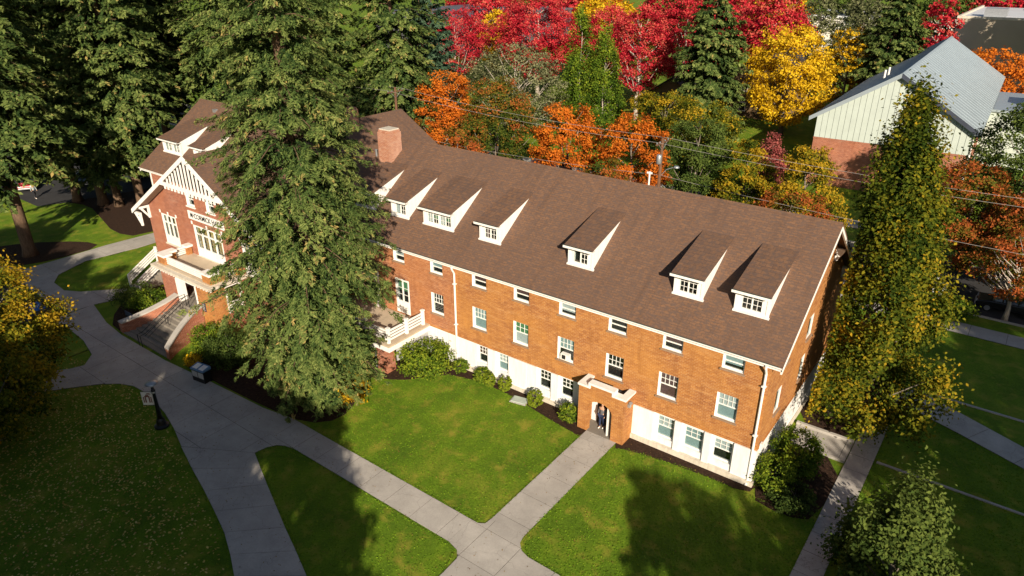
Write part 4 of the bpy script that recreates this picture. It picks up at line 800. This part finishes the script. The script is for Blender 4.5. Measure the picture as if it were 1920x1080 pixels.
# ---- deck in the right angle of wing and front wall, with covered corner
dk = H('deck', MB().box(-32.19, -23.1, -4.0, -.005, 2.3, 2.42), DECKC)
H('deck_fascia', MB().box(-32.1, -23.14, -3.96, -3.88, 1.92, 2.3).box(-23.22, -23.14, -3.88, -.01, 1.92, 2.3), WHITE, dk)
H('lattice', MB().box(-32, -24.6, -3.86, -3.84, .3, 1.9).box(-23.3, -23.26, -3.2, -.1, .9, 1.9), plain('lattice_grey', (.4, .4, .4), .8, .3, 14), dk)
for x in (-24.1, -28.2): H('deck_pier', MB().box(x - .45, x + .45, -3.8, -3.0, 0, 1.9), BR_WING, dk)
for x, y in ((-23.45, -.35), (-23.45, -1.95), (-23.45, -3.65), (-25.6, -3.65), (-27.9, -3.65)): H('post', MB().box(x - .09, x + .09, y - .09, y + .09, 2.42, 3.5).box(x - .12, x + .12, y - .12, y + .12, 3.5, 3.58), WHITE, dk)
for k in range(4):
    z = 2.58 + k * .22
    H('rail', MB().box(-23.48, -23.42, -3.56, -2.04, z, z + .13), WHITE, dk); H('rail', MB().box(-23.48, -23.42, -1.86, -.44, z, z + .13), WHITE, dk); H('rail', MB().box(-25.51, -23.54, -3.68, -3.62, z, z + .13), WHITE, dk); H('rail', MB().box(-27.81, -25.69, -3.68, -3.62, z, z + .13), WHITE, dk)
pr = H('porch_roof', MB().box(-32.19, -27.9, -4.1, -.01, 5.35, 5.62), plain('porch_roof_brown', (.26, .2, .16), .8))
H('porch_beam', MB().box(-28.12, -28.0, -4.0, -.3, 5.0, 5.35), WHITE, pr)
for y in (-.28, -3.9): H('porch_column', MB().box(-28.2, -27.95, y, y + .25, 2.42, 5.34), WHITE, pr)

# ---- brick entrance porch
PW0, PW1, PY = -10.2, -7.15, -1.15
n = 12; ox0, ox1, zs, zp = -9.55, -7.95, 1.75, 2.3
pts = [(PW0, 0), (ox0, 0), (ox0, zs)] + [((ox0 + ox1) / 2 - (ox1 - ox0) / 2 * math.cos(math.pi * i / n), zs + (zp - zs) * math.sin(math.pi * i / n)) for i in range(1, n)] + [(ox1, zs), (ox1, 0), (PW1, 0), (PW1, 3.05), (-7.95, 3.05), (-7.95, 3.3), (-9.5, 3.3), (-9.5, 3.05), (PW0, 3.05)]
mb = MB()
lft = [p for p in pts]
def ex(poly, y0, y1): mb.extr([(x, y0, z) for x, z in poly], (0, y1 - y0, 0))
ex([(PW0, 0), (ox0, 0), (ox0, 3.05), (PW0, 3.05)], PY, PY + .34); ex([(ox1, 0), (PW1, 0), (PW1, 3.05), (ox1, 3.05)], PY, PY + .34)
ap = [((ox0 + ox1) / 2 - (ox1 - ox0) / 2 * math.cos(math.pi * i / n), zs + (zp - zs) * math.sin(math.pi * i / n)) for i in range(n + 1)]
for a, b in zip(ap, ap[1:]): ex([a, b, (b[0], 3.05), (a[0], 3.05)], PY + .001, PY + .339)
ex([(-9.5, 3.05), (-7.9, 3.05), (-7.9, 3.3), (-9.5, 3.3)], PY, PY + .34)
mb.box(PW0, PW0 + .3, PY + .34, -.01, 0, 3.05).box(PW1 - .3, PW1, PY + .34, -.01, 0, 3.05).box(PW0 + .3, PW1 - .3, PY + .34, -.01, 2.75, 2.85)
ep = H('entrance_porch', mb, BR_MAIN)
H('coping', MB().box(PW0 - .06, -9.42, PY - .06, PY + .4, 3.053, 3.18).box(-8.0, PW1 + .06, PY - .06, PY + .4, 3.053, 3.18).box(-9.55, -7.85, PY - .062, PY + .402, 3.303, 3.43).box(-9.548, -9.42, PY - .058, PY + .398, 3.18, 3.303).box(-8.0, -7.86, PY - .058, PY + .398, 3.18, 3.303).box(PW0 - .06, PW0 + .36, PY + .4, -.0, 3.053, 3.175).box(PW1 - .36, PW1 + .06, PY + .4, -.0, 3.053, 3.175), WHITE, ep)
H('flat_roof', MB().box(PW0 + .3, PW1 - .3, PY + .34, -.02, 2.86, 2.9), ASPH, ep)
H('porch_floor', MB().box(ox0 + .0, ox1, PY - .02, .0, .0, .06).box(PW0 + .3, PW1 - .3, PY + .34, .0, .001, .055), CONC_S, ep)
H('open_door', MB().box(-8.35, -8.27, -.95, -.02, .06, 2.1), WHITE, ep); H('door_leaf', MB().box(-9.5, -8.4, -.03, -.005, .06, 2.2), METAL_D, ep)
H('door_panel', MB().box(-9.45, -9.2, -.05, -.03, 1.6, 2.2), WHITE, ep)
H('wall_lamp', MB().box(-7.13, -6.98, -.9, -.72, 2.55, 2.75).lathe([(.03, 0), (.12, .05), (.12, .12), (.02, .16)], (-7.0, -.8, 2.75), 10), METAL_G, ep)

# ------------------------------------------------------------------ signs, lamp, bin, small things
def text(body, size, mat, parent, loc, rot, name='lettering', ext=.006):
    cu = bpy.data.curves.new(name, 'FONT'); cu.body = body; cu.size = size; cu.align_x = 'CENTER'; cu.align_y = 'CENTER'; cu.extrude = ext; cu.offset = .006
    cu.materials.append(mat); o_ = bpy.data.objects.new(name, cu); col.objects.link(o_); me = bpy.data.meshes.new_from_object(o_); bpy.data.objects.remove(o_); o = bpy.data.objects.new(name, me); col.objects.link(o); o.parent = parent; o.location = loc; o.rotation_euler = rot; return o
sg = empty('name_sign', (-40.85, WY - .03, 7.78), 'white sign with dark capital lettering on the wing gable', 'sign')
obj('board', MB().box(-2.35, 2.35, -.04, .025, -.33, .33), WHITE, sg)
t1 = text('M CORMICK HALL', .56, METAL_D, sg, (0, -.05, 0), (R(90), 0, 0)); t1.scale = (.88, 1, 1)
t2 = text('c', .27, METAL_D, sg, (-1.50, -.05, .07), (R(90), 0, 0), 'small_letter')
pq = empty('wall_plaque', (-38.6, PYF - .02, 2.2), 'small dark blue plaque on the right portico pier', 'sign')
obj('plate', MB().box(-.22, .22, -.025, .018, -.35, .35), plain('plaque_blue', (.02, .03, .07), .4), pq)
pl_ = MB()
for k in range(5): pl_.box(-.15, .15 - .05 * (k % 2), -.032, -.026, .2 - k * .11, .24 - k * .11)
obj('plate_lines', pl_, CREAM, pq)
lp = empty('lamp_post', (-30.3, -16.1, 0), 'black lamp post with dish top and banner beside the curved path', 'street lamp')
obj('base', MB().lathe([(.42, 0), (.42, .12), (.28, .2), (.24, .5), (.17, .62)], (0, 0, 0), 16), METAL_D, lp, smooth=False)
obj('post', MB().lathe([(.15, .6), (.11, 1.5), (.085, 2.45), (.12, 2.5), (.12, 2.6), (.09, 2.62), (.09, 2.75)], (0, 0, 0), 12), METAL_D, lp, smooth=True)
obj('collar', MB().lathe([(.13, 2.4), (.15, 2.46), (.13, 2.52)], (0, 0, 0), 12), METAL_G, lp)
obj('lens', MB().lathe([(.07, 2.75), (.1, 2.85), (.08, 3.0)], (0, 0, 0), 12), GLASS, lp, smooth=True)
obj('dish', MB().lathe([(.05, 3.0), (.36, 3.03), (.37, 3.06), (.2, 3.12), (.03, 3.15)], (0, 0, 0), 20), METAL_G, lp, smooth=True)
bd = Vector((-.80, -.60, 0)); bn = Vector((.6, -.8, 0))
def banner(mb, u0, u1, z0, z1, o): mb.extr([tuple(bd * u + bn * o + Vector((0, 0, z))) for u, z in ((u0, z0), (u1, z0), (u1, z1), (u0, z1))], tuple(bn * .012))
mb = MB(); banner(mb, .12, .78, 1.55, 2.45, -.01); bo = obj('banner', mb, WHITE, lp)
BROWN = plain('print_brown', (.22, .10, .08), .7)
mb = MB(); banner(mb, .2, .26, 1.72, 2.12, .004); banner(mb, .64, .7, 1.72, 2.12, .004); banner(mb, .3, .38, 1.72, 2.1, .004); banner(mb, .52, .6, 1.72, 2.1, .004); banner(mb, .3, .6, 2.1, 2.18, .004); banner(mb, .36, .54, 2.18, 2.24, .004); banner(mb, .25, .45, 2.32, 2.37, .004); banner(mb, .22, .52, 2.26, 2.285, .004)
obj('banner_print', mb, BROWN, bo)
obj('banner_arm', MB().tube([(0, 0, 2.47), tuple(bd * .8 + Vector((0, 0, 2.47)))], .014, 6).tube([(0, 0, 1.53), tuple(bd * .8 + Vector((0, 0, 1.53)))], .014, 6), METAL_D, lp)
bn_ = empty('litter_bin', (-33.0, -11.75, 0), 'dark twin recycling bin with blue lid by the conifer', 'bin', None, R(8))
bn_.scale = (.78, .8, .85)
obj('body', MB().box(-.75, .75, -.36, .36, 0, 1.05).box(-.7, -.05, -.375, -.36, .45, .95, 1).box(.05, .7, -.375, -.36, .45, .95, 1), [METAL_D, plain('bin_panel', (.35, .38, .40), .5)], bn_, bevel=.02)
obj('lid', MB().extr([(-.8, -.42, 1.06), (-.8, .42, 1.06), (-.8, .42, 1.32), (-.8, -.42, 1.16)], (1.6, 0, 0)), plain('bin_blue', (.10, .20, .34), .35), bn_, bevel=.02)
obj('slot', MB().extr([(-.65, -.3, 1.196), (-.65, .3, 1.292), (-.65, .3, 1.30), (-.65, -.3, 1.204)], (.55, 0, 0)).extr([(.1, -.3, 1.196), (.1, .3, 1.292), (.1, .3, 1.30), (.1, -.3, 1.204)], (.55, 0, 0)), WHITE, bn_)
cv = empty('utility_cover', (-13.6, -1.75, 0), 'pale grey cover plate set in the bed edge', 'cover', None, .2); cv.location = (-14.6, -1.0, 0)
obj('lid', MB().box(-.5, .5, -.32, .32, .03, .1), plain('cover_green', (.36, .42, .37), .7), cv, bevel=.02); obj('rim', MB().box(-.56, .56, -.38, .38, 0, .05), CONC, cv)
ps = empty('parking_sign', (-50.3, -14.3, 0), 'small grey sign post at the blue parking bay corner', 'sign'); obj('post', MB().tube([(0, 0, 0), (0, 0, 1.7)], .035, 8), METAL_G, ps); obj('plate', MB().box(-.16, .16, -.05, -.035, 1.25, 1.72), METAL_G, ps)
bs = empty('bed_sign', (-45.2, -10.4, 0), 'low dark sign standing in the laurel bed', 'sign'); obj('panel', MB().box(-.5, .5, -.03, .03, .5, .85), plain('sign_slate', (.05, .07, .11), .5), bs); obj('leg', MB().box(-.45, -.39, -.03, .03, 0, .5), METAL_D, bs); obj('leg', MB().box(.39, .45, -.03, .03, 0, .5), METAL_D, bs)

# ------------------------------------------------------------------ utility poles and wires
def pole(x, y, h, label, light=False, tr=False):
    r = empty('utility_pole', (x, y, 0), label, 'utility pole'); obj('shaft', MB().tube([(0, 0, 0), (0, 0, h)], [.19, .13], 10), WOODP, r, smooth=True)
    arm = obj('crossarm', MB().box(-.06, .06, -1.2, 1.2, h - .55, h - .42), WOODP, r); obj('brace', MB().tube([(.05, -.8, h - .5), (.05, 0, h - 1.2), (.05, .8, h - .5)], .025, 5), METAL_G, r)
    for yy in (-1.1, -.5, .5, 1.1): obj('insulator', MB().lathe([(.03, 0), (.06, .05), (.03, .1), (.05, .15)], (0, yy, h - .42), 8), METAL_G, r)
    if tr: obj('transformer', MB().lathe([(.2, 0), (.24, .05), (.24, .75), (.18, .85)], (0, -.42, h - 2.3), 12), METAL_G, r, smooth=True)
    if light:
        obj('light_arm', MB().tube([(0, 0, h - 3.6), (.6, 0, h - 2.8), (1.3, .1, h - 2.5)], .035, 6), METAL_G, r); obj('light_head', MB().lathe([(.1, -.05), (.28, 0), (.2, .12)], (1.5, .1, h - 2.5), 10), METAL_G, r)
    return r
pole(-18.8, 26, 11.3, 'wooden utility pole with street light behind the roof ridge', True, True)
pole(-51.9, 26, 12.4, 'wooden utility pole with crossarm at the left behind the roof')
pole(18, 26.5, 11.0, 'wooden utility pole out of view beyond the right edge')
sp = empty('service_pole', (-19.4, 25.2, 0), 'thin white metal pole left of the wooden utility pole', 'pole'); obj('shaft', MB().tube([(0, 0, 0), (0, 0, 8.3)], .08, 8), WHITE, sp); obj('head', MB().box(-.25, .25, -.05, .05, 8.1, 8.25), WHITE, sp)
WIRE = plain('wire_grey', (.30, .28, .26), .5, .05)
def wire(pts, label, sag=.5):
    P = []
    for a, b in zip(pts, pts[1:]):
        for i in range(12): t = i / 12; P.append((a[0] + (b[0] - a[0]) * t, a[1] + (b[1] - a[1]) * t, a[2] + (b[2] - a[2]) * t - 4 * sag * t * (1 - t)))
    P.append(pts[-1]); o = obj('power_line', MB().tube(P, .014, 4), WIRE, org=P[0]); o.location = P[0]; tag(o, label, 'cable', 'overhead lines along the street')
for dy, lb in ((-1.1, 'front'), (1.1, 'rear')):
    wire([(-110, 26 + dy, 12.6), (-51.9, 26 + dy, 12.15), (-18.8, 26 + dy, 11.05), (18, 26.5 + dy, 10.75), (70, 27 + dy, 10.8)], 'thin overhead wire on the crossarms, %s of the two' % lb)
wire([(-110, 26, 8.2), (-51.9, 26, 7.2), (-18.8, 26, 7.9), (18, 26.5, 6.9), (70, 27, 7)], 'lower overhead cable running just above the roof ridge', .4)

# ------------------------------------------------------------------ background buildings
gb = empty('metal_roof_building', (-6.2, 60, 0), 'grey building with metal gable roof and pale vertical siding', 'building', None, R(1.9))
hw, ez, az, ln = 8.8, 8.2, 13.94, 50; s = (az - ez) / hw
mb = MB()
for q in (-1, 1): mb.extr([(0, -.5, az - .25), (0, ln, az - .25), (q * (hw + .1), ln, ez - .25), (q * (hw + .1), -.5, ez - .25)][::q], (0, 0, .25))
gr_ = obj('roof', mb, METROOF, gb)
for q in (-1, 1):
    for i in range(0, 34): 
        y = i * 1.5; obj('seam', MB().extr([(0, y, az + .002), (0, y + .05, az + .002), (q * (hw + .1), y + .05, ez + .002), (q * (hw + .1), y, ez + .002)][::q], (0, 0, .05)), METROOF, gr_)
    obj('rake_trim', MB().extr([(0, -.62, az + .06), (q * (hw + .2), -.62, ez + .06), (q * (hw + .2), -.62, ez - .45), (0, -.62, az - .45)], (0, .12, 0)), ROOF_NAVY if q == 1 else METROOF, gr_)
obj('ridge_cap', MB().extr([(-.25, -.5, az - .1), (0, -.5, az + .07), (.25, -.5, az - .1)], (0, ln + .5, 0)), METROOF, gr_)
for y in (10, 13): obj('vent_pipe', MB().tube([(-3.2, y, 11.6), (-3.2, y, 12.9)], .12, 8), WHITE, gr_)
W_ = hw - .6; obj('brick_base', MB().box(-W_, W_, 0, ln - .5, 0, 5.75), BR_WING, gb); obj('brick_course', MB().box(-W_ - .04, W_ + .04, -.05, 0, 5.6, 5.78), BR_WING, gb)
np_ = 26
for i in range(np_):
    a = -W_ + 2 * W_ * i / np_; b = -W_ + 2 * W_ * (i + 1) / np_
    zt = lambda x: az - .35 - s * abs(x)
    pts = [(a + .02, -.03, 5.79), (b - .02, -.03, 5.79), (b - .02, -.03, zt(b - .02))] + ([(0, -.03, az - .35)] if a < -.001 and b > .001 else []) + [(a + .02, -.03, zt(a + .02))]
    obj('siding_panel', MB().extr(pts, (0, .07, 0)), SIDING, gb)
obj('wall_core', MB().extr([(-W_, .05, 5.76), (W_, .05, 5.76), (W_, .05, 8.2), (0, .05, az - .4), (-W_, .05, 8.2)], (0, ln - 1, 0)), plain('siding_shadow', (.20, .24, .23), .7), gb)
obj('downspout', MB().tube([(W_ + .1, -.1, 8), (W_ + .1, -.1, 0)], .09, 6), WHITE, gb)
obj('side_wing', MB().box(W_, 30, 22, 38, 0, 7.2), SIDING, gb); obj('side_wing_roof', MB().box(W_ - 1.5, 30.3, 21.7, 38.3, 7.2, 7.5), METROOF, gb); obj('roof_unit', MB().box(13, 17, 26, 31, 7.5, 9.3), WHITE, gb)

def house(label, x, y, rz, w, d, h, rise, wallm, roofm, wins, name='house'):
    r = empty(name, (x, y, 0), label, 'building', None, rz); obj('wall', MB().box(-w / 2, w / 2, 0, d, 0, h).extr([(-w / 2, .01, h), (w / 2, .01, h), (0, .01, h + rise)], (0, d - .02, 0)), wallm, r)
    mb = MB()
    for q in (-1, 1): mb.extr([(0, -.5, h + rise), (0, d + .5, h + rise), (q * (w / 2 + .5), d + .5, h - rise / w), (q * (w / 2 + .5), -.5, h - rise / w)][::q], (0, 0, .22))
    obj('roof', mb, roofm, r)
    for (a, c) in wins:
        wd = obj('window', MB().box(a - .6, a + .6, -.06, -.0, c, c + 1.6), WHITE, r); obj('pane', MB().box(a - .45, a + .45, -.08, -.061, c + .15, c + 1.45), DARK, wd)
    return r
BROWNW = plain('house_brown', (.13, .085, .045), .8, .1); DROOF = plain('house_roof', (.035, .035, .045), .8, .2)
house('small brown house with one white window below the red maples', -45.4, 86, R(-4), 8.2, 12, 4.2, 2.6, BROWNW, DROOF, [(-2.9, 2.0)])
house('tall brown house with white windows behind the yellow tree', -33.4, 94, R(-8), 9, 12, 7.4, 3.6, BROWNW, DROOF, [(-2.2, 1.0), (1.2, 1.0), (-2.2, 4.4), (1.2, 4.4), (3.2, 1.0)])
bb = empty('concrete_block', (4, 150, 0), 'large beige block with flat white roof at the top right', 'building')
obj('wall', MB().box(-16, 40, 0, 45, 0, 14.2), plain('beige_wall', (.36, .31, .24), .85, .06, .3), bb); obj('roof', MB().box(-15.6, 39.6, .4, 44.6, 14.2, 14.35), plain('white_roof', (.55, .57, .60), .6, .05, .2), bb); obj('parapet', MB().box(-16.1, 40.1, -.1, .4, 14.2, 14.7).box(-16.1, -15.6, .4, 45, 14.2, 14.7), CREAM, bb); obj('roof_unit', MB().box(-12, -8, 6, 10, 14.35, 16), METAL_G, bb); obj('roof_stack', MB().box(-2, 1.5, 30, 33, 14.35, 17.4), CREAM, bb)
def block(label, x, y, w, d, h, wm, rm):
    r = empty('flat_roof_building', (x, y, 0), label, 'building'); obj('wall', MB().box(-w / 2, w / 2, 0, d, 0, h), wm, r); obj('roof', MB().box(-w / 2 - .3, w / 2 + .3, -.3, d + .3, h, h + .5), rm, r)
    for i in range(int(w // 6)):
        f = obj('window', MB().box(-w / 2 + 2 + i * 6, -w / 2 + 5 + i * 6, -.08, -.0, h * .3, h * .3 + 2.2), DARK, r)
    return r
PALEW = plain('pale_wall', (.62, .59, .54), .8, .05)
block('white building left of the beige block at the top edge', -46, 190, 26, 30, 10.5, PALEW, plain('roof_pale', (.6, .62, .64), .6))
block('white long building at the top edge behind the dark conifer', -8, 230, 40, 30, 9, PALEW, ROOF_NAVY)
block('dark roofed building at the top edge left of the red maples', -146, 130, 40, 50, 10.2, plain('wall_slate', (.09, .09, .10), .8), plain('roof_slate', (.10, .11, .13), .6))
block('low building with reddish roof near the top right', -22, 175, 16, 14, 7, BR_WING, plain('roof_terracotta', (.34, .15, .10), .7))
block('blue grey roofed building left of the beige block', -14, 138, 10, 12, 6, PALEW, plain('roof_blue', (.12, .19, .32), .5))

# ------------------------------------------------------------------ cars
TYRE = plain('tyre', (.015, .015, .015), .8); LAMP = plain('lamp_clear', (.7, .7, .68), .2); TAIL = plain('lamp_red', (.4, .02, .02), .3)
def car(label, x, y, rz, paint, van=False):
    m = MATS.get('car_' + paint) or plain('car_' + paint, {'red': (.28, .012, .02), 'white': (.72, .73, .74), 'black': (.015, .016, .02), 'blue': (.05, .10, .22), 'grey': (.24, .25, .27)}[paint], .25, .03, 1, .2, .6)
    r = empty('parked_car', (x, y, 0), label, 'car', 'parked cars', rz); hgt = 1.75 if van else 1.42
    prof_ = [(-2.2, .32), (2.2, .32), (2.25, .6), (2.15, .82), (1.2, .95), (-2.05, 1.0), (-2.22, .9), (-2.25, .55)]
    obj('body', MB().extr([(a, -.87, b) for a, b in prof_], (0, 1.74, 0)), m, r, bevel=.07)
    c0, c1 = (1.15, .45), (-2.0, -1.55 if van else -1.25)
    gv = [(c0[0], .955), (c0[1], hgt), (c1[1], hgt), (c1[0], 1.0)]
    v = [(gv[0][0], -.8, gv[0][1]), (gv[1][0], -.62, gv[1][1]), (gv[2][0], -.62, gv[2][1]), (gv[3][0], -.8, gv[3][1])]; v += [(a, -b, c) for a, b, c in v]
    obj('glasshouse', MB().add(v, [(0, 3, 2, 1), (4, 5, 6, 7), (0, 1, 5, 4), (2, 3, 7, 6), (0, 4, 7, 3), (1, 2, 6, 5)]), plain('car_glass', (.02, .025, .03), .08, .1, 1, 0, .8) if 'car_glass' not in MATS else MATS['car_glass'], r, bevel=.03)
    obj('roof', MB().box(c1[1] - .02, c0[1] + .02, -.64, .64, hgt - .02, hgt + .05), m, r, bevel=.03)
    for a in (.48, -.55): obj('pillar', MB().box(a - .05, a + .05, -.80, -.66, .98, hgt - .02).box(a - .05, a + .05, .66, .80, .98, hgt - .02), m, r)
    for a in (-1.35, 1.4):
        for q in (-1, 1):
            w = obj('wheel', MB().tube([(a, q * .72, .33), (a, q * .9, .33)], .33, 16), TYRE, r); obj('rim', MB().tube([(a, q * .895, .33), (a, q * .912, .33)], .21, 12), METAL_G, w)
    for q in (-1, 1): obj('headlight', MB().box(2.12, 2.25, q * .62 - .17, q * .62 + .17, .62, .78), LAMP, r); obj('tail_light', MB().box(-2.25, -2.18, q * .66 - .14, q * .66 + .14, .68, .9), TAIL, r)
    obj('bumper', MB().box(2.18, 2.32, -.8, .8, .36, .52).box(-2.32, -2.18, -.8, .8, .36, .52), METAL_G, r, bevel=.02)
car('dark red car beside the fir trunk at the left edge', -90.2, .2, R(-30), 'red')
car('dark car right of the red car under the firs', -86.6, 5.2, R(-35), 'black')
car('white car glimpsed between the fir branches', -84.2, 10.6, R(-40), 'white', True)
car('blue car in the shade left of the gabled wing', -79.5, 15.4, R(-60), 'blue')
car('pale car farther back in the shade of the grove', -76.5, 20, R(-60), 'grey')
car('white car half hidden by the hornbeam on the street', 2.6, 32.2, R(178), 'white', True)
car('black car at the kerb by the rusty red tree', 9.2, 32.4, R(181), 'black')
car('dark grey car at the right edge of the street', 14.6, 32.3, R(180), 'grey')
car('dark car on the street above the long roof ridge', -53, 47.0 - 8.2, R(2), 'black')

# ------------------------------------------------------------------ people
def skin_mesh(name, joints, edges, mat, parent, sub=1):
    me = bpy.data.meshes.new(name); me.from_pydata([j[0] for j in joints], edges, []); o = bpy.data.objects.new(name, me); col.objects.link(o); o.parent = parent
    o.modifiers.new('skin', 'SKIN'); 
    for i, j in enumerate(joints):
        rr = j[1] if isinstance(j[1], tuple) else (j[1], j[1]); me.skin_vertices[0].data[i].radius = rr
    me.skin_vertices[0].data[0].use_root = True
    s_ = o.modifiers.new('sub', 'SUBSURF'); s_.levels = sub; s_.render_levels = sub; me.materials.append(mat)
    o.modifiers['skin'].use_smooth_shade = True; return o
SKIN = plain('skin', (.46, .27, .18), .6, .05); HAIR = plain('hair_brown', (.06, .035, .02), .6)
def person(label, x, y, z, rz, top, legs, step=.0, shoes=None):
    r = empty('person', (x, y, z), label, 'person', None, rz); s = step
    J = [((0, 0, .96), .13), ((0, 0, 1.2), .12), ((0, 0, 1.40), .13), ((0, 0, 1.50), .055), ((0, 0, 1.57), .06), ((0, -.01, 1.66), (.078, .095)), ((0, 0, 1.74), .06),
         ((-.2, 0, 1.40), .055), ((-.25, s * .3, 1.14), .042), ((-.24, s * .45 - .08, .93), .034), ((-.24, s * .5 - .12, .85), .03), ((.2, 0, 1.40), .055), ((.25, -s * .3, 1.14), .042), ((.24, -s * .3 - .12, .95), .034), ((.23, -s * .3 - .18, .88), .03),
         ((-.1, 0, .9), .095), ((-.11, -s * .5, .5), .065), ((-.11, -s * .75 + .02, .09), .042), ((-.11, -s * .75 - .14, .04), .035), ((.1, 0, .9), .095), ((.11, s * .35, .5), .065), ((.11, s * .85 + .02, .1), .042), ((.11, s * .85 - .12, .04), .035)]
    E_ = [(0, 1), (1, 2), (2, 3), (3, 4), (4, 5), (5, 6), (2, 7), (7, 8), (8, 9), (9, 10), (2, 11), (11, 12), (12, 13), (13, 14), (0, 15), (15, 16), (16, 17), (17, 18), (0, 19), (19, 20), (20, 21), (21, 22)]
    skin_mesh('body', J, E_, SKIN, r)
    g = lambda ids, f: [(J[i][0], tuple(q * f for q in J[i][1]) if isinstance(J[i][1], tuple) else J[i][1] * f) for i in ids]
    ids = [1, 0, 2, 7, 8, 9, 11, 12, 13]; skin_mesh('jacket', g(ids, 1.22), [(0, 1), (0, 2), (2, 3), (3, 4), (4, 5), (2, 6), (6, 7), (7, 8)], top, r)
    ids = [0, 15, 16, 17, 19, 20, 21]; skin_mesh('trousers', g(ids, 1.3), [(0, 1), (1, 2), (2, 3), (0, 4), (4, 5), (5, 6)], legs, r)
    for a, b in ((17, 18), (21, 22)): skin_mesh('shoe', [((J[a][0][0], J[a][0][1] + .05, .05), .05), ((J[b][0][0], J[b][0][1] - .03, .045), .045)], [(0, 1)], shoes or WHITE, r)
    skin_mesh('hair', [((0, .05, 1.60), .07), ((0, .03, 1.70), .095), ((0, -.01, 1.76), .07)], [(0, 1), (1, 2)], HAIR, r)
    fc = MB().box(-.045, -.025, -.105, -.09, 1.66, 1.675).box(.025, .045, -.105, -.09, 1.66, 1.675).box(-.03, .03, -.1, -.085, 1.595, 1.605, 1).extr([(-.012, -.09, 1.65), (.012, -.09, 1.65), (0, -.125, 1.625)], (0, .03, -.0), 2); obj('face', fc, [METAL_D, plain('lip', (.35, .12, .1), .6), SKIN], r)
    return r
person('person in dark clothes standing in the brick entrance porch', -8.95, -.42, .06, 0, plain('cloth_grey', (.10, .10, .11), .9), plain('cloth_navy', (.02, .03, .07), .9), .06)
person('person in grey jacket walking past the parked cars at the left', -84.9, -1.3, .01, R(100), plain('cloth_bluegrey', (.28, .33, .34), .9), plain('cloth_black', (.015, .015, .02), .9), .32)

# ------------------------------------------------------------------ grass tufts and litter on the lawns
def inpoly(x, y, poly):
    r_ = np.zeros(len(x), bool); n = len(poly)
    for i in range(n):
        (x1, y1), (x2, y2) = poly[i], poly[(i + 1) % n]; c = ((y1 > y) != (y2 > y)) & (x < (x2 - x1) * (y - y1) / (y2 - y1 + 1e-12) + x1); r_ ^= c
    return r_
LAWNS = [[(-25.0, -5.6), (-22.1, -3.7), (-20.4, -1.5), (-18.1, -.8), (-15.3, -.9), (-12, -1.6), (-9.56, -1.9), (-9.56, -10.9), (-22.5, -10.88), (-21.8, -9.2)], [(-23.5, -13.6), (-22.6, -12.76), (-9.7, -12.9), (-9.2, -14.4), (-9.5, -19), (-13, -18.6), (-23.5, -14.3)],
         [(-7.54, -1.8), (-7.54, -10.4), (-6.6, -11.24), (3.58, -11.28), (3.58, -.8), (.1, -.85), (-3, -.75), (-6.7, -1.25)], [(4.87, -6), (12, -6), (12, 10), (5.7, 12.8), (4.9, 12)], [(-38, -16.8), (-36, -14.95), (-31.4, -15.35), (-26.8, -16.75), (-19.5, -18.95), (-13, -22.5), (-24, -30), (-38, -26)]]
def tufts(rg, n):
    out = []
    for pl in LAWNS:
        a = np.array(pl); ar = parea(pl); k = int(n * ar / sum(parea(q) for q in LAWNS) * 1.9); x = rg.uniform(a[:, 0].min(), a[:, 0].max(), k); y = rg.uniform(a[:, 1].min(), a[:, 1].max(), k); ok = inpoly(x, y, pl)
        out.append(np.stack([x[ok], y[ok], np.full(ok.sum(), .022)], 1))
        for (p, q) in zip(pl, pl[1:] + pl[:1]):                    # shaggier along the edges
            m = int(math.hypot(q[0] - p[0], q[1] - p[1]) * 26); t = rg.random(m); out.append(np.stack([p[0] + (q[0] - p[0]) * t + rg.normal(size=m) * .035, p[1] + (q[1] - p[1]) * t + rg.normal(size=m) * .035, np.full(m, .04)], 1))
    return np.concatenate(out)
rg_ = np.random.default_rng(77); P_ = tufts(rg_, 24000); n_ = len(P_)
az_ = rg_.random(n_) * 6.28; me_ = leafmesh('grass_tufts', P_, np.stack([np.cos(az_), np.sin(az_), rg_.uniform(.3, 1.2, n_)], 1), np.array([0, 0, 1.]) + rg_.normal(size=(n_, 3)) * .6, .035 * rg_.uniform(.6, 1.3, n_), .03 * rg_.uniform(.6, 1.3, n_), rg_.random(n_),
               leafmat('grass_blade', [(0, (.075, .155, .010)), (.6, (.135, .245, .013)), (1, (.20, .290, .022))], .25))
gt = bpy.data.objects.new('grass_tufts', me_); col.objects.link(gt); tag(gt, 'short grass tufts over the lawns round the paths', kind='stuff')
